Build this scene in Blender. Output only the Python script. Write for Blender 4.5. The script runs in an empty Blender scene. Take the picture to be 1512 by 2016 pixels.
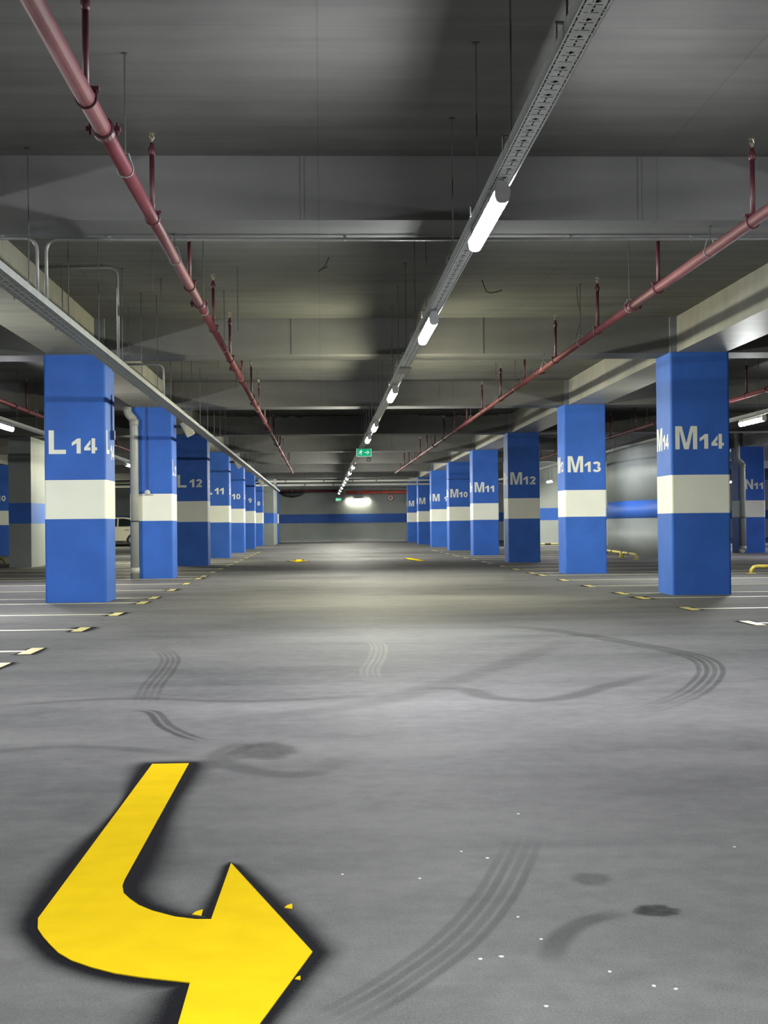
import bpy, math, random
from mathutils import Vector, Matrix

random.seed(7)
SC = bpy.context.scene
COL = SC.collection
PI = math.pi

# ------------------------------------------------------------------ camera
CAM_H, YAW, PIT, ROL, FPX = 0.9672, 0.0449, 0.0089, -0.0099, 2738.5
cd = bpy.data.cameras.new('camera')
cd.sensor_fit = 'AUTO'
cd.sensor_width = 36.0
cd.lens = FPX / 2016.0 * 36.0
cd.clip_start = 0.05
cd.clip_end = 300
cam = bpy.data.objects.new('camera', cd)
COL.objects.link(cam)
_fw = Vector((math.sin(YAW) * math.cos(PIT), math.cos(YAW) * math.cos(PIT), math.sin(PIT)))
_r0 = Vector((math.cos(YAW), -math.sin(YAW), 0))
_u0 = _r0.cross(_fw)
_r = _r0 * math.cos(ROL) + _u0 * math.sin(ROL)
_u = _u0 * math.cos(ROL) - _r0 * math.sin(ROL)
_m = Matrix((( _r.x, _u.x, -_fw.x, 0), (_r.y, _u.y, -_fw.y, 0), (_r.z, _u.z, -_fw.z, CAM_H), (0, 0, 0, 1)))
cam.matrix_world = _m
SC.camera = cam

# ------------------------------------------------------------------ world and exposure
w = bpy.data.worlds.new('world')
SC.world = w
w.use_nodes = True
w.node_tree.nodes['Background'].inputs[0].default_value = (0.5, 0.55, 0.6, 1)
w.node_tree.nodes['Background'].inputs[1].default_value = 0.0
SC.view_settings.view_transform = 'Standard'
SC.view_settings.look = 'None'
SC.view_settings.gamma = 1.0
SC.view_settings.use_curve_mapping = False
SC.view_settings.exposure = 0.0
SC.cycles.max_bounces = 8
SC.cycles.diffuse_bounces = 5
SC.cycles.glossy_bounces = 2
SC.cycles.transmission_bounces = 2
SC.cycles.transparent_max_bounces = 6
SC.cycles.use_light_tree = True
SC.cycles.use_adaptive_sampling = True
SC.cycles.adaptive_threshold = 0.06
SC.cycles.sample_clamp_indirect = 8.0
SC.cycles.caustics_reflective = False
SC.cycles.caustics_refractive = False
LAMP = 520.0            # radiance of the lamp diffusers


# ------------------------------------------------------------------ materials
def new_mat(name):
    m = bpy.data.materials.new(name)
    m.use_nodes = True
    nt = m.node_tree
    return m, nt, nt.nodes, nt.links, nt.nodes['Principled BSDF']


def simple(name, col, rough=0.5, metal=0.0, var=0.0, scale=3.0, bump=0.0, spec=0.5, stretch=(1, 1, 1)):
    """plain paint or metal with a little noise in tone"""
    m, nt, N, L, b = new_mat(name)
    b.inputs['Roughness'].default_value = rough
    b.inputs['Metallic'].default_value = metal
    b.inputs['Specular IOR Level'].default_value = spec
    b.inputs['Base Color'].default_value = (*col, 1)
    if var > 0:
        g = N.new('ShaderNodeNewGeometry')
        mp = N.new('ShaderNodeMapping')
        mp.inputs['Scale'].default_value = stretch
        L.new(g.outputs['Position'], mp.inputs[0])
        n = N.new('ShaderNodeTexNoise')
        n.inputs['Scale'].default_value = scale
        n.inputs['Detail'].default_value = 6
        L.new(mp.outputs[0], n.inputs['Vector'])
        r = N.new('ShaderNodeValToRGB')
        r.color_ramp.elements[0].position = 0.3
        r.color_ramp.elements[1].position = 0.7
        r.color_ramp.elements[0].color = (*[c * (1 - var) for c in col], 1)
        r.color_ramp.elements[1].color = (*[min(1, c * (1 + var)) for c in col], 1)
        L.new(n.outputs[0], r.inputs[0])
        L.new(r.outputs[0], b.inputs['Base Color'])
        if bump > 0:
            bp = N.new('ShaderNodeBump')
            bp.inputs['Strength'].default_value = bump
            bp.inputs['Distance'].default_value = 0.01
            L.new(n.outputs[0], bp.inputs['Height'])
            L.new(bp.outputs[0], b.inputs['Normal'])
    return m


def concrete(name, lo, hi, rough=0.75, seam=(2.5, 1.25), spec=0.3):
    """fair-faced concrete: blotches, board streaks and faint formwork seams"""
    m, nt, N, L, b = new_mat(name)
    g = N.new('ShaderNodeNewGeometry')
    n1 = N.new('ShaderNodeTexNoise'); n1.inputs['Scale'].default_value = 0.55; n1.inputs['Detail'].default_value = 8
    n1.inputs['Roughness'].default_value = 0.6
    L.new(g.outputs['Position'], n1.inputs['Vector'])
    mp = N.new('ShaderNodeMapping'); mp.inputs['Scale'].default_value = (0.3, 3.2, 2.2)
    L.new(g.outputs['Position'], mp.inputs[0])
    n2 = N.new('ShaderNodeTexNoise'); n2.inputs['Scale'].default_value = 1.6; n2.inputs['Detail'].default_value = 7
    L.new(mp.outputs[0], n2.inputs['Vector'])
    mx = N.new('ShaderNodeMath'); mx.operation = 'MULTIPLY_ADD'
    L.new(n2.outputs[0], mx.inputs[0]); mx.inputs[1].default_value = 0.38
    sc = N.new('ShaderNodeMath'); sc.operation = 'MULTIPLY'; sc.inputs[1].default_value = 0.62
    L.new(n1.outputs[0], sc.inputs[0]); L.new(sc.outputs[0], mx.inputs[2])
    r = N.new('ShaderNodeValToRGB')
    r.color_ramp.elements[0].position = 0.36; r.color_ramp.elements[1].position = 0.64
    r.color_ramp.elements[0].color = (*lo, 1); r.color_ramp.elements[1].color = (*hi, 1)
    L.new(mx.outputs[0], r.inputs[0])
    # seams of the formwork sheets
    br = N.new('ShaderNodeTexBrick')
    br.offset = 0.0
    br.inputs['Color1'].default_value = (1, 1, 1, 1); br.inputs['Color2'].default_value = (0.93, 0.93, 0.93, 1)
    br.inputs['Mortar'].default_value = (0.74, 0.74, 0.74, 1)
    br.inputs['Scale'].default_value = 1.0
    br.inputs['Mortar Size'].default_value = 0.006
    br.inputs['Brick Width'].default_value = seam[0]
    br.inputs['Row Height'].default_value = seam[1]
    L.new(g.outputs['Position'], br.inputs['Vector'])
    mul = N.new('ShaderNodeMixRGB'); mul.blend_type = 'MULTIPLY'; mul.inputs[0].default_value = 0.7
    L.new(r.outputs[0], mul.inputs[1]); L.new(br.outputs[0], mul.inputs[2])
    L.new(mul.outputs[0], b.inputs['Base Color'])
    b.inputs['Roughness'].default_value = rough
    b.inputs['Specular IOR Level'].default_value = spec
    bp = N.new('ShaderNodeBump'); bp.inputs['Strength'].default_value = 0.25; bp.inputs['Distance'].default_value = 0.01
    L.new(mx.outputs[0], bp.inputs['Height']); L.new(bp.outputs[0], b.inputs['Normal'])
    return m


def floor_mat():
    m, nt, N, L, b = new_mat('floor_screed')
    g = N.new('ShaderNodeNewGeometry')
    mp = N.new('ShaderNodeMapping'); mp.inputs['Scale'].default_value = (0.55, 0.8, 1)
    L.new(g.outputs['Position'], mp.inputs[0])
    n1 = N.new('ShaderNodeTexNoise'); n1.inputs['Scale'].default_value = 0.8; n1.inputs['Detail'].default_value = 9
    n1.inputs['Roughness'].default_value = 0.62; n1.inputs['Distortion'].default_value = 0.25
    L.new(mp.outputs[0], n1.inputs['Vector'])
    n2 = N.new('ShaderNodeTexNoise'); n2.inputs['Scale'].default_value = 170; n2.inputs['Detail'].default_value = 4
    n2.inputs['Roughness'].default_value = 0.75
    n4 = N.new('ShaderNodeTexNoise'); n4.inputs['Scale'].default_value = 9; n4.inputs['Detail'].default_value = 7
    n4.inputs['Roughness'].default_value = 0.65
    L.new(g.outputs['Position'], n4.inputs['Vector'])
    L.new(g.outputs['Position'], n2.inputs['Vector'])
    mp3 = N.new('ShaderNodeMapping'); mp3.inputs['Scale'].default_value = (0.4, 1.6, 1)
    L.new(g.outputs['Position'], mp3.inputs[0])
    n3 = N.new('ShaderNodeTexNoise'); n3.inputs['Scale'].default_value = 1.3; n3.inputs['Detail'].default_value = 6
    n3.inputs['Distortion'].default_value = 0.3
    L.new(mp3.outputs[0], n3.inputs['Vector'])

    def madd(a, k, c):
        q = N.new('ShaderNodeMath'); q.operation = 'MULTIPLY_ADD'
        L.new(a, q.inputs[0]); q.inputs[1].default_value = k
        if isinstance(c, float):
            q.inputs[2].default_value = c
        else:
            L.new(c, q.inputs[2])
        return q.outputs[0]
    t = madd(n1.outputs[0], 0.32, 0.0)
    t = madd(n3.outputs[0], 0.16, t)
    t = madd(n4.outputs[0], 0.18, t)
    t = madd(n2.outputs[0], 0.34, t)
    r = N.new('ShaderNodeValToRGB')
    e = r.color_ramp.elements
    e[0].position = 0.36; e[0].color = (0.056, 0.0565, 0.0605, 1)
    e[1].position = 0.62; e[1].color = (0.192, 0.190, 0.186, 1)
    L.new(t, r.inputs[0])
    L.new(r.outputs[0], b.inputs['Base Color'])
    rr = N.new('ShaderNodeMapRange')
    rr.inputs['From Min'].default_value = 0.35; rr.inputs['From Max'].default_value = 0.65
    rr.inputs['To Min'].default_value = 0.55; rr.inputs['To Max'].default_value = 0.75
    L.new(n3.outputs[0], rr.inputs[0])
    b.inputs['Roughness'].default_value = 0.66
    b.inputs['Specular IOR Level'].default_value = 0.07
    return m


def decal_mat(name, col, gain=1.0, nscale=40.0, rough=0.6, namp=0.8):
    """a thin film of paint or rubber: coverage from the mesh's 'cover' attribute, broken up by noise"""
    m, nt, N, L, b = new_mat(name)
    b.inputs['Base Color'].default_value = (*col, 1)
    b.inputs['Roughness'].default_value = rough
    b.inputs['Specular IOR Level'].default_value = 0.03
    a = N.new('ShaderNodeAttribute'); a.attribute_name = 'cover'
    g = N.new('ShaderNodeNewGeometry')
    n = N.new('ShaderNodeTexNoise'); n.inputs['Scale'].default_value = nscale; n.inputs['Detail'].default_value = 6
    L.new(g.outputs['Position'], n.inputs['Vector'])
    q = N.new('ShaderNodeMath'); q.operation = 'MULTIPLY_ADD'
    L.new(n.outputs[0], q.inputs[0]); q.inputs[1].default_value = namp; q.inputs[2].default_value = 1.0 - namp * 0.5
    p = N.new('ShaderNodeMath'); p.operation = 'MULTIPLY'; p.use_clamp = True
    L.new(a.outputs['Fac'], p.inputs[0]); L.new(q.outputs[0], p.inputs[1])
    p2 = N.new('ShaderNodeMath'); p2.operation = 'MULTIPLY'; p2.use_clamp = True
    L.new(p.outputs[0], p2.inputs[0]); p2.inputs[1].default_value = gain
    L.new(p2.outputs[0], b.inputs['Alpha'])
    return m


def emit(name, col, strength, base=(0.8, 0.8, 0.8)):
    m, nt, N, L, b = new_mat(name)
    b.inputs['Base Color'].default_value = (*base, 1)
    b.inputs['Specular IOR Level'].default_value = 0.1
    b.inputs['Emission Color'].default_value = (*col, 1)
    b.inputs['Emission Strength'].default_value = strength
    return m


def glass(name, tint, rough=0.05):
    m, nt, N, L, b = new_mat(name)
    b.inputs['Base Color'].default_value = (*tint, 1)
    b.inputs['Roughness'].default_value = rough
    b.inputs['Specular IOR Level'].default_value = 0.8
    return m


M = {
    'floor': floor_mat(),
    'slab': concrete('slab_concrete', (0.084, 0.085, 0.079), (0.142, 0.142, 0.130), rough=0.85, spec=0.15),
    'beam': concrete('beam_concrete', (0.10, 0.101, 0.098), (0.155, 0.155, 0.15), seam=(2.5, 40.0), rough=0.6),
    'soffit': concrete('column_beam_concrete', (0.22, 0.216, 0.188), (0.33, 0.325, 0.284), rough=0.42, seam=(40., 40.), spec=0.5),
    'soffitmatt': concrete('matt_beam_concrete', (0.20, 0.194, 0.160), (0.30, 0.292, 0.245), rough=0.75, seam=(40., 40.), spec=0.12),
    'head': simple('column_head_concrete', (0.16, 0.175, 0.19), 0.8, 0, 0.3, 4),
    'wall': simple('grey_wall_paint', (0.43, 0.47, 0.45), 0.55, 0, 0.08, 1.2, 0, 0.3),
    'walldimmed': simple('dimmed_grey_wall_paint', (0.27, 0.295, 0.285), 0.5, 0, 0.08, 1.2, 0, 0.35),  # same grey wall paint, darkened to stand in for weaker light
    'wallblue': simple('blue_wall_stripe', (0.045, 0.15, 0.58), 0.5, 0, 0.08, 1.2, 0, 0.3),
    'wallwhite': simple('pale_wall_paint', (0.62, 0.62, 0.64), 0.55, 0, 0.05, 1.2),
    'blue': simple('blue_column_paint', (0.042, 0.140, 0.54), 0.55, 0, 0.10, 2.2, 0.05, 0.2),
    'white': simple('white_band_paint', (0.86, 0.87, 0.77), 0.55, 0, 0.03, 2.0, 0, 0.25),
    'letter': simple('stencil_white_paint', (0.84, 0.85, 0.76), 0.55, 0, 0.05, 6.0, 0, 0.25),
    'red': simple('red_pipe_paint', (0.120, 0.036, 0.040), 0.5, 0, 0.15, 5.0, 0, 0.15),
    'darkred': simple('dark_red_fitting_paint', (0.06, 0.011, 0.016), 0.5, 0, 0.15, 9.0),
    'galv': simple('galvanised_steel', (0.21, 0.225, 0.215), 0.5, 0.2, 0.15, 14.0),
    'galvmid': simple('lit_galvanised_wide_plate', (0.40, 0.425, 0.41), 0.5, 0.1, 0.15, 14.0),  # lightened underside of the wide tray, same steel as its flanges
    'galvlit': simple('lit_galvanised_plate', (0.78, 0.82, 0.81), 0.5, 0.05, 0.12, 14.0),  # tray underside: same steel lightened to stand in for light from below
    'galvdark': simple('zinc_rod', (0.06, 0.063, 0.06), 0.5, 0.5, 0.1, 20.0),
    'brass': simple('sprinkler_brass', (0.35, 0.30, 0.20), 0.4, 0.8),
    'cable': simple('black_cable', (0.012, 0.012, 0.013), 0.6),
    'conduit': simple('grey_conduit', (0.22, 0.225, 0.215), 0.45, 0.2, 0.1, 8),
    'blueconduit': simple('painted_over_conduit', (0.022, 0.055, 0.20), 0.5),
    'yellow': simple('yellow_road_paint', (0.72, 0.495, 0.012), 0.6, 0, 0.05, 9.0, 0.15, 0.0),
    'tick': simple('yellow_block_paint', (0.66, 0.56, 0.16), 0.4, 0, 0.12, 12.0),
    'line': simple('pale_bay_line_paint', (0.62, 0.60, 0.40), 0.4, 0, 0.12, 6.0),
    'spray': decal_mat('black_overspray', (0.008, 0.008, 0.011), 1.7, 240.0, 0.8, 1.5),
    'rubber': decal_mat('tyre_rubber_film', (0.03, 0.03, 0.03), 1.0, 18.0, 0.55, 1.2),
    'scuff': decal_mat('pale_tyre_scuff', (0.42, 0.43, 0.38), 1.0, 18.0, 0.5, 1.2),
    'stain': decal_mat('oil_stain', (0.02, 0.02, 0.021), 1.0, 26.0, 0.5, 1.2),
    'fleck': simple('white_paint_chip', (0.85, 0.85, 0.83), 0.6),
    'pipegrey': simple('grey_plastic_pipe', (0.36, 0.37, 0.33), 0.45, 0, 0.08, 5),
    'lampbody': simple('lamp_housing', (0.80, 0.80, 0.82), 0.35, 0.1),
    'lampclip': simple('lamp_clip_steel', (0.5, 0.5, 0.5), 0.3, 0.8),
    'signgreen': emit('lit_green_sign', (0.01, 0.36, 0.17), 1.0, (0.01, 0.16, 0.08)),
    'signwhite': emit('lit_white_pictogram', (0.75, 1.0, 0.86), 0.9, (0.3, 0.3, 0.3)),
    'signframe': simple('sign_housing', (0.5, 0.53, 0.52), 0.4),
    'speaker': simple('cream_speaker_shell', (0.42, 0.41, 0.32), 0.45),
    'bracket': simple('dark_bracket', (0.03, 0.035, 0.05), 0.5),
    'dome': simple('pale_dome', (0.6, 0.62, 0.6), 0.3),
    'wire': simple('black_bent_bar', (0.015, 0.014, 0.014), 0.7),
    'stop': simple('yellow_rail_paint', (0.62, 0.50, 0.10), 0.4, 0, 0.25, 8),
    'stopband': simple('dark_rail_band', (0.05, 0.045, 0.03), 0.5),
    'carpaint': simple('pearl_white_car_paint', (0.62, 0.60, 0.50), 0.22, 0.0),
    'carglass': glass('car_glass', (0.01, 0.018, 0.02)),
    'rubberblack': simple('tyre_black', (0.015, 0.015, 0.015), 0.7),
    'alloy': simple('alloy_rim', (0.6, 0.6, 0.6), 0.3, 0.8),
    'chrome': simple('dark_trim', (0.05, 0.05, 0.05), 0.3),
    'taillight': simple('tail_light_lens', (0.35, 0.02, 0.02), 0.15),
    'duct': simple('black_duct', (0.012, 0.012, 0.014), 0.6),
    'mainred': simple('bright_red_main', (0.55, 0.075, 0.045), 0.35, 0, 0.1, 4),
    'whitepipe': simple('white_service_pipe', (0.62, 0.63, 0.6), 0.35),
    'signred': simple('sign_red_ring', (0.30, 0.03, 0.03), 0.4),
    'signface': simple('sign_white_face', (0.62, 0.62, 0.6), 0.4),
    'dark': simple('dark_opening', (0.006, 0.006, 0.007), 0.9),
}
LAMPM = {
    'cool': emit('cool_white_tube', (0.93, 0.92, 1.0), LAMP),
    'neutral': emit('neutral_white_tube', (0.96, 1.0, 0.98), LAMP),
    'warm': emit('warm_white_tube', (1.0, 0.97, 0.70), LAMP),
    'faint': emit('shaded_warm_tube', (1.0, 0.97, 0.75), LAMP * 0.28),
    'dim': emit('added_dim_tube', (0.93, 0.95, 1.0), LAMP * 0.4),  # weaker tube for the unseen lamp added to brighten the ramp wall
    'soft': emit('soft_white_tube', (1.0, 0.99, 0.86), LAMP),
}


# ------------------------------------------------------------------ mesh helpers
class MB:
    def __init__(s):
        s.v, s.f, s.c = [], [], {}

    def face(s, pts, cover=None):
        i = len(s.v)
        s.v += [tuple(p) for p in pts]
        s.f.append(tuple(range(i, i + len(pts))))
        if cover is not None:
            for k, c in enumerate(cover):
                s.c[i + k] = c
        return s

    def box(s, x0, x1, y0, y1, z0, z1):
        i = len(s.v)
        s.v += [(x0, y0, z0), (x1, y0, z0), (x1, y1, z0), (x0, y1, z0), (x0, y0, z1), (x1, y0, z1), (x1, y1, z1), (x0, y1, z1)]
        s.f += [tuple(i + k for k in q) for q in ((0, 3, 2, 1), (4, 5, 6, 7), (0, 1, 5, 4), (1, 2, 6, 5), (2, 3, 7, 6), (3, 0, 4, 7))]
        return s

    def prism(s, poly, a, b, axis='z', close=True):
        """poly: 2-D outline (counter-clockwise seen from +axis); z: (x,y), y: (x,z), x: (y,z)"""
        def P(p, t):
            return {'z': (p[0], p[1], t), 'y': (p[0], t, p[1]), 'x': (t, p[0], p[1])}[axis]
        n, i = len(poly), len(s.v)
        s.v += [P(p, a) for p in poly] + [P(p, b) for p in poly]
        for k in range(n):
            k2 = (k + 1) % n
            s.f.append((i + k, i + k2, i + n + k2, i + n + k))
        if close:
            s.f.append(tuple(i + k for k in reversed(range(n))))
            s.f.append(tuple(i + n + k for k in range(n)))
        return s

    def tube(s, path, r, n=10, cap=True, closed=False):
        pts = [Vector(p) for p in path]
        rad = r if isinstance(r, (list, tuple)) else [r] * len(pts)
        rings = []
        prev = None
        m = len(pts)
        for k, p in enumerate(pts):
            if closed:
                t = (pts[(k + 1) % m] - pts[k - 1]).normalized()
            else:
                t = ((pts[k + 1] if k + 1 < m else p) - (pts[k - 1] if k else p)).normalized()
            if prev is None:
                ref = Vector((0, 0, 1)) if abs(t.z) < 0.9 else Vector((1, 0, 0))
                u = t.cross(ref).normalized()
            else:
                u = (prev - t * prev.dot(t)).normalized()
            prev = u
            v = t.cross(u)
            i = len(s.v)
            for q in range(n):
                a = 2 * PI * q / n
                s.v.append(tuple(p + (u * math.cos(a) + v * math.sin(a)) * rad[k]))
            rings.append(i)
        for k in range(m if closed else m - 1):
            a, b = rings[k], rings[(k + 1) % m]
            for q in range(n):
                q2 = (q + 1) % n
                s.f.append((a + q, a + q2, b + q2, b + q))
        if cap and not closed:
            s.f.append(tuple(rings[0] + q for q in reversed(range(n))))
            s.f.append(tuple(rings[-1] + q for q in range(n)))
        return s

    def cyl(s, p0, p1, r, n=12):
        return s.tube([p0, p1], r, n)

    def lathe(s, base, prof, n=14):
        """prof: (radius, z) pairs from bottom up around a vertical axis at base"""
        i = len(s.v)
        for r, z in prof:
            for q in range(n):
                a = 2 * PI * q / n
                s.v.append((base[0] + r * math.cos(a), base[1] + r * math.sin(a), base[2] + z))
        for k in range(len(prof) - 1):
            for q in range(n):
                q2 = (q + 1) % n
                s.f.append((i + k * n + q, i + k * n + q2, i + (k + 1) * n + q2, i + (k + 1) * n + q))
        s.f.append(tuple(i + q for q in reversed(range(n))))
        s.f.append(tuple(i + (len(prof) - 1) * n + q for q in range(n)))
        return s

    def mesh(s, name, mat, smooth=False, off=(0, 0, 0)):
        me = bpy.data.meshes.new(name)
        me.from_pydata([(x - off[0], y - off[1], z - off[2]) for x, y, z in s.v], [], s.f)
        me.materials.append(mat)
        if s.c:
            a = me.attributes.new('cover', 'FLOAT', 'POINT')
            for k in range(len(s.v)):
                a.data[k].value = s.c.get(k, 0.0)
        me.update()
        if smooth:
            me.polygons.foreach_set('use_smooth', [len(p.vertices) <= 4 for p in me.polygons])
        return me

    def build(s, name, mat, parent=None, smooth=False, loc=None):
        """geometry is written in world metres; it is stored relative to the thing's base"""
        off = (0, 0, 0)
        if parent is not None:
            root = parent
            while root.parent is not None:
                root = root.parent
            off = tuple(root.location)
        elif loc is not None:
            off = loc
        o = bpy.data.objects.new(name, s.mesh(name, mat, smooth, off))
        COL.objects.link(o)
        if parent is not None:
            o.parent = parent
        elif loc is not None:
            o.location = loc
        return o


def tag(o, label=None, cat=None, group=None, kind=None):
    if label: o['label'] = label
    if cat: o['category'] = cat
    if group: o['group'] = group
    if kind: o['kind'] = kind
    return o


def thing(name, loc, label, cat, group=None, kind='thing'):
    o = bpy.data.objects.new(name, None)
    o.empty_display_size = 0.2
    COL.objects.link(o)
    o.location = loc
    return tag(o, label, cat, group, kind)


def copy_tree(o, parent=None):
    c = o.copy()
    COL.objects.link(c)
    c.parent = parent
    for ch in list(o.children):
        copy_tree(ch, c)
    return c


def box(x0, x1, y0, y1, z0, z1):
    return MB().box(x0, x1, y0, y1, z0, z1)


def arc(cx, cy, r, a0, a1, n):
    return [(cx + r * math.cos(a0 + (a1 - a0) * k / n), cy + r * math.sin(a0 + (a1 - a0) * k / n)) for k in range(n + 1)]


def rounded(x0, x1, y0, y1, r, n=3):
    return (arc(x1 - r, y0 + r, r, -PI / 2, 0, n) + arc(x1 - r, y1 - r, r, 0, PI / 2, n)
            + arc(x0 + r, y1 - r, r, PI / 2, PI, n) + arc(x0 + r, y0 + r, r, PI, 1.5 * PI, n))


ORD = ['first', 'second', 'third', 'fourth', 'fifth', 'sixth', 'seventh', 'eighth', 'ninth', 'tenth', 'eleventh', 'twelfth',
       'thirteenth', 'fourteenth', 'fifteenth', 'sixteenth', 'seventeenth', 'eighteenth', 'nineteenth', 'twentieth']

# ------------------------------------------------------------------ key measures (metres; lane runs along +Y)
BAY = 8.0
Y14 = 18.085                      # front faces of the columns L14 and M14
CW = 0.79                         # column width
XL, XR = -2.772, 4.594            # inner faces of the two column rows
BAND0, BAND1 = 1.076, 1.579
ZB, ZS = 3.195, 3.665             # beam soffit, slab soffit
BEAM_W = 0.65
LANE_X = 0.925
X0, X1, YN, YF = -30.0, 34.0, -18.0, 78.6
TRAY_Z = 2.69

# ------------------------------------------------------------------ room shell
floor = tag(box(X0, X1, YN, YF, -0.3, 0).build('floor', M['floor']), 'grey power-floated concrete floor of the parking level', None, None, 'structure')
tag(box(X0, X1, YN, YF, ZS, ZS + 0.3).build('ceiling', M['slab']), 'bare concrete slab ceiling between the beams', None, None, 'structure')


def striped_wall(name, x0, x1, y0, y1, label, top=ZS, paint='wall'):
    """grey painted wall with a blue stripe at band height, as three stacked pieces"""
    o = box(x0, x1, y0, y1, BAND1, top).build(name, M[paint], loc=(x0, y0, 0))
    tag(o, label, None, None, 'structure')
    e = 0.004
    box(x0 - e, x1 + e, y0 - e, y1 + e, BAND0, BAND1).build('blue_stripe', M['wallblue'], o)
    box(x0, x1, y0, y1, 0, BAND0).build('lower_wall', M[paint], o)
    return o


wb = striped_wall('wall_back', X0, X1, YF, YF + 0.3, 'grey end wall of the lane with a blue stripe')
box(-2.3, 4.7, YF - 0.09, YF, 0, 0.09).build('plinth', M['wallwhite'], wb)
striped_wall('wall_left', X0 - 0.3, X0, YN, YF, 'grey side wall beyond the left bays')
striped_wall('wall_right', X1, X1 + 0.3, YN, YF, 'grey side wall beyond the right bays')
striped_wall('wall_front', X0, X1, YN - 0.3, YN, 'grey wall behind the camera')

# transverse beams on every column row, with the raised seams of their formwork
for n in range(-4, 8):
    yc = Y14 + CW / 2 + BAY * n
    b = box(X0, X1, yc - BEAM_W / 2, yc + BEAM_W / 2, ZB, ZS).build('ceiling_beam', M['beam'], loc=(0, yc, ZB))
    tag(b, 'concrete beam crossing the lane, %s' % ('over column row %d' % (14 - n) if n >= 0 else 'nearer than column row 14'), None, None, 'structure')
    if 0 <= n + 1 <= 5:
        yf = yc - BEAM_W / 2
        for k in range(-1, 3):
            x = -0.36 + 2.49 * k + 0.12 * ((n * 7) % 3)
            box(x - 0.012, x + 0.012, yf - 0.008, yf + 0.01, ZB + 0.004, ZS).build('formwork_seam', M['beam'], b)
    if n == 2:
        yf = yc - BEAM_W / 2 - 0.004
        for (xa, xb, sd) in ((-2.3, 0.95, 1), (2.4, 4.4, 2)):
            rnd = random.Random(sd)
            mb = MB()
            m = 40
            lo = [ZS - 0.02 - 0.05 * rnd.random() * math.sin(PI * (k + 0.5) / (m + 1)) for k in range(m + 1)]
            for k in range(m):
                u, v = xa + (xb - xa) * k / m, xa + (xb - xa) * (k + 1) / m
                mb.face([(u, yf, lo[k]), (v, yf, lo[k + 1]), (v, yf, ZS - 0.002), (u, yf, ZS - 0.002)])
            mb.build('torn_black_membrane', M['duct'], b)
# longitudinal beams on the column lines, one piece between two cross beams
XK, XN = -11.74, 12.55
for (bx0, bx1, nm) in ((XL - 0.72, XL - 0.14, 'L'), (XR + 0.10, XR + 0.75, 'M'), (XK + 0.1, XK + 0.7, 'K'), (XN + 0.1, XN + 0.7, 'N')):
    for n in range(-3, 8):
        y1 = Y14 + CW / 2 + BAY * n - BEAM_W / 2
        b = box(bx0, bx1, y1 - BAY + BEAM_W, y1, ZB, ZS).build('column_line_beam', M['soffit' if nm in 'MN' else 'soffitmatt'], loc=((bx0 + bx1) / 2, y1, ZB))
        tag(b, 'concrete beam along the %s column line' % nm, None, 'beams along the %s columns' % nm, 'structure')

# walls among the bays
striped_wall('wall_stub', -7.64, -7.1, 34.4, 38.6, 'short grey wall end with blue stripe behind column L14', ZB, 'walldimmed')
striped_wall('wall_return', 7.6, 12.2, 57.5, 57.8, 'grey wall with blue stripe behind column M13', ZS)
striped_wall('wall_corner', -2.82, -2.33, 67.9, 73.4, 'grey wall end with blue stripe past column L8', ZS, 'walldimmed')
tag(box(15.5, 21.0, YF - 0.03, YF, 1.6, 3.0).build('dark_opening', M['dark'], loc=(18.2, YF, 1.6)), 'dark opening high in the end wall', None, None, 'structure')


def curved_wall():
    cx, cy, r = 20.85, 41.58, 12.0
    a0, a1 = math.radians(150), math.radians(205)
    outer = arc(cx, cy, r, a0, a1, 28)
    inner = arc(cx, cy, r - 0.25, a1, a0, 28)
    poly = outer + inner
    o = MB().prism(poly, BAND1, ZB + 0.02).build('wall_ramp', M['walldimmed'], loc=(9, 40, 0), smooth=True)
    tag(o, 'curved grey ramp wall with blue stripe between M13 and M14', None, None, 'structure')
    p2 = arc(cx, cy, r + 0.004, a0, a1, 28) + arc(cx, cy, r - 0.254, a1, a0, 28)
    MB().prism(p2, BAND0, BAND1).build('blue_stripe', M['wallblue'], o, smooth=True)
    MB().prism(poly, 0, BAND0).build('lower_wall', M['walldimmed'], o, smooth=True)


curved_wall()


# ------------------------------------------------------------------ stencil characters (unit height, x to the right, baseline 0)
def ribbon(path, wd, closed=False):
    """a flat stroke as quads in 2-D"""
    out = []
    n = len(path)
    P = [Vector(p) for p in path]
    nor = []
    for k in range(n):
        if closed:
            a, c = P[k - 1], P[(k + 1) % n]
        else:
            a, c = P[max(0, k - 1)], P[min(n - 1, k + 1)]
        t = (c - a).normalized()
        nor.append(Vector((-t.y, t.x)))
    for k in range(n if closed else n - 1):
        k2 = (k + 1) % n
        h = wd / 2
        out.append([P[k] - nor[k] * h, P[k2] - nor[k2] * h, P[k2] + nor[k2] * h, P[k] + nor[k] * h])
    return [[(p.x, p.y) for p in q] for q in out]


def ell(cx, cy, rx, ry, a0, a1, n=18):
    return [(cx + rx * math.cos(math.radians(a0 + (a1 - a0) * k / n)), cy + ry * math.sin(math.radians(a0 + (a1 - a0) * k / n))) for k in range(n + 1)]


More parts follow.
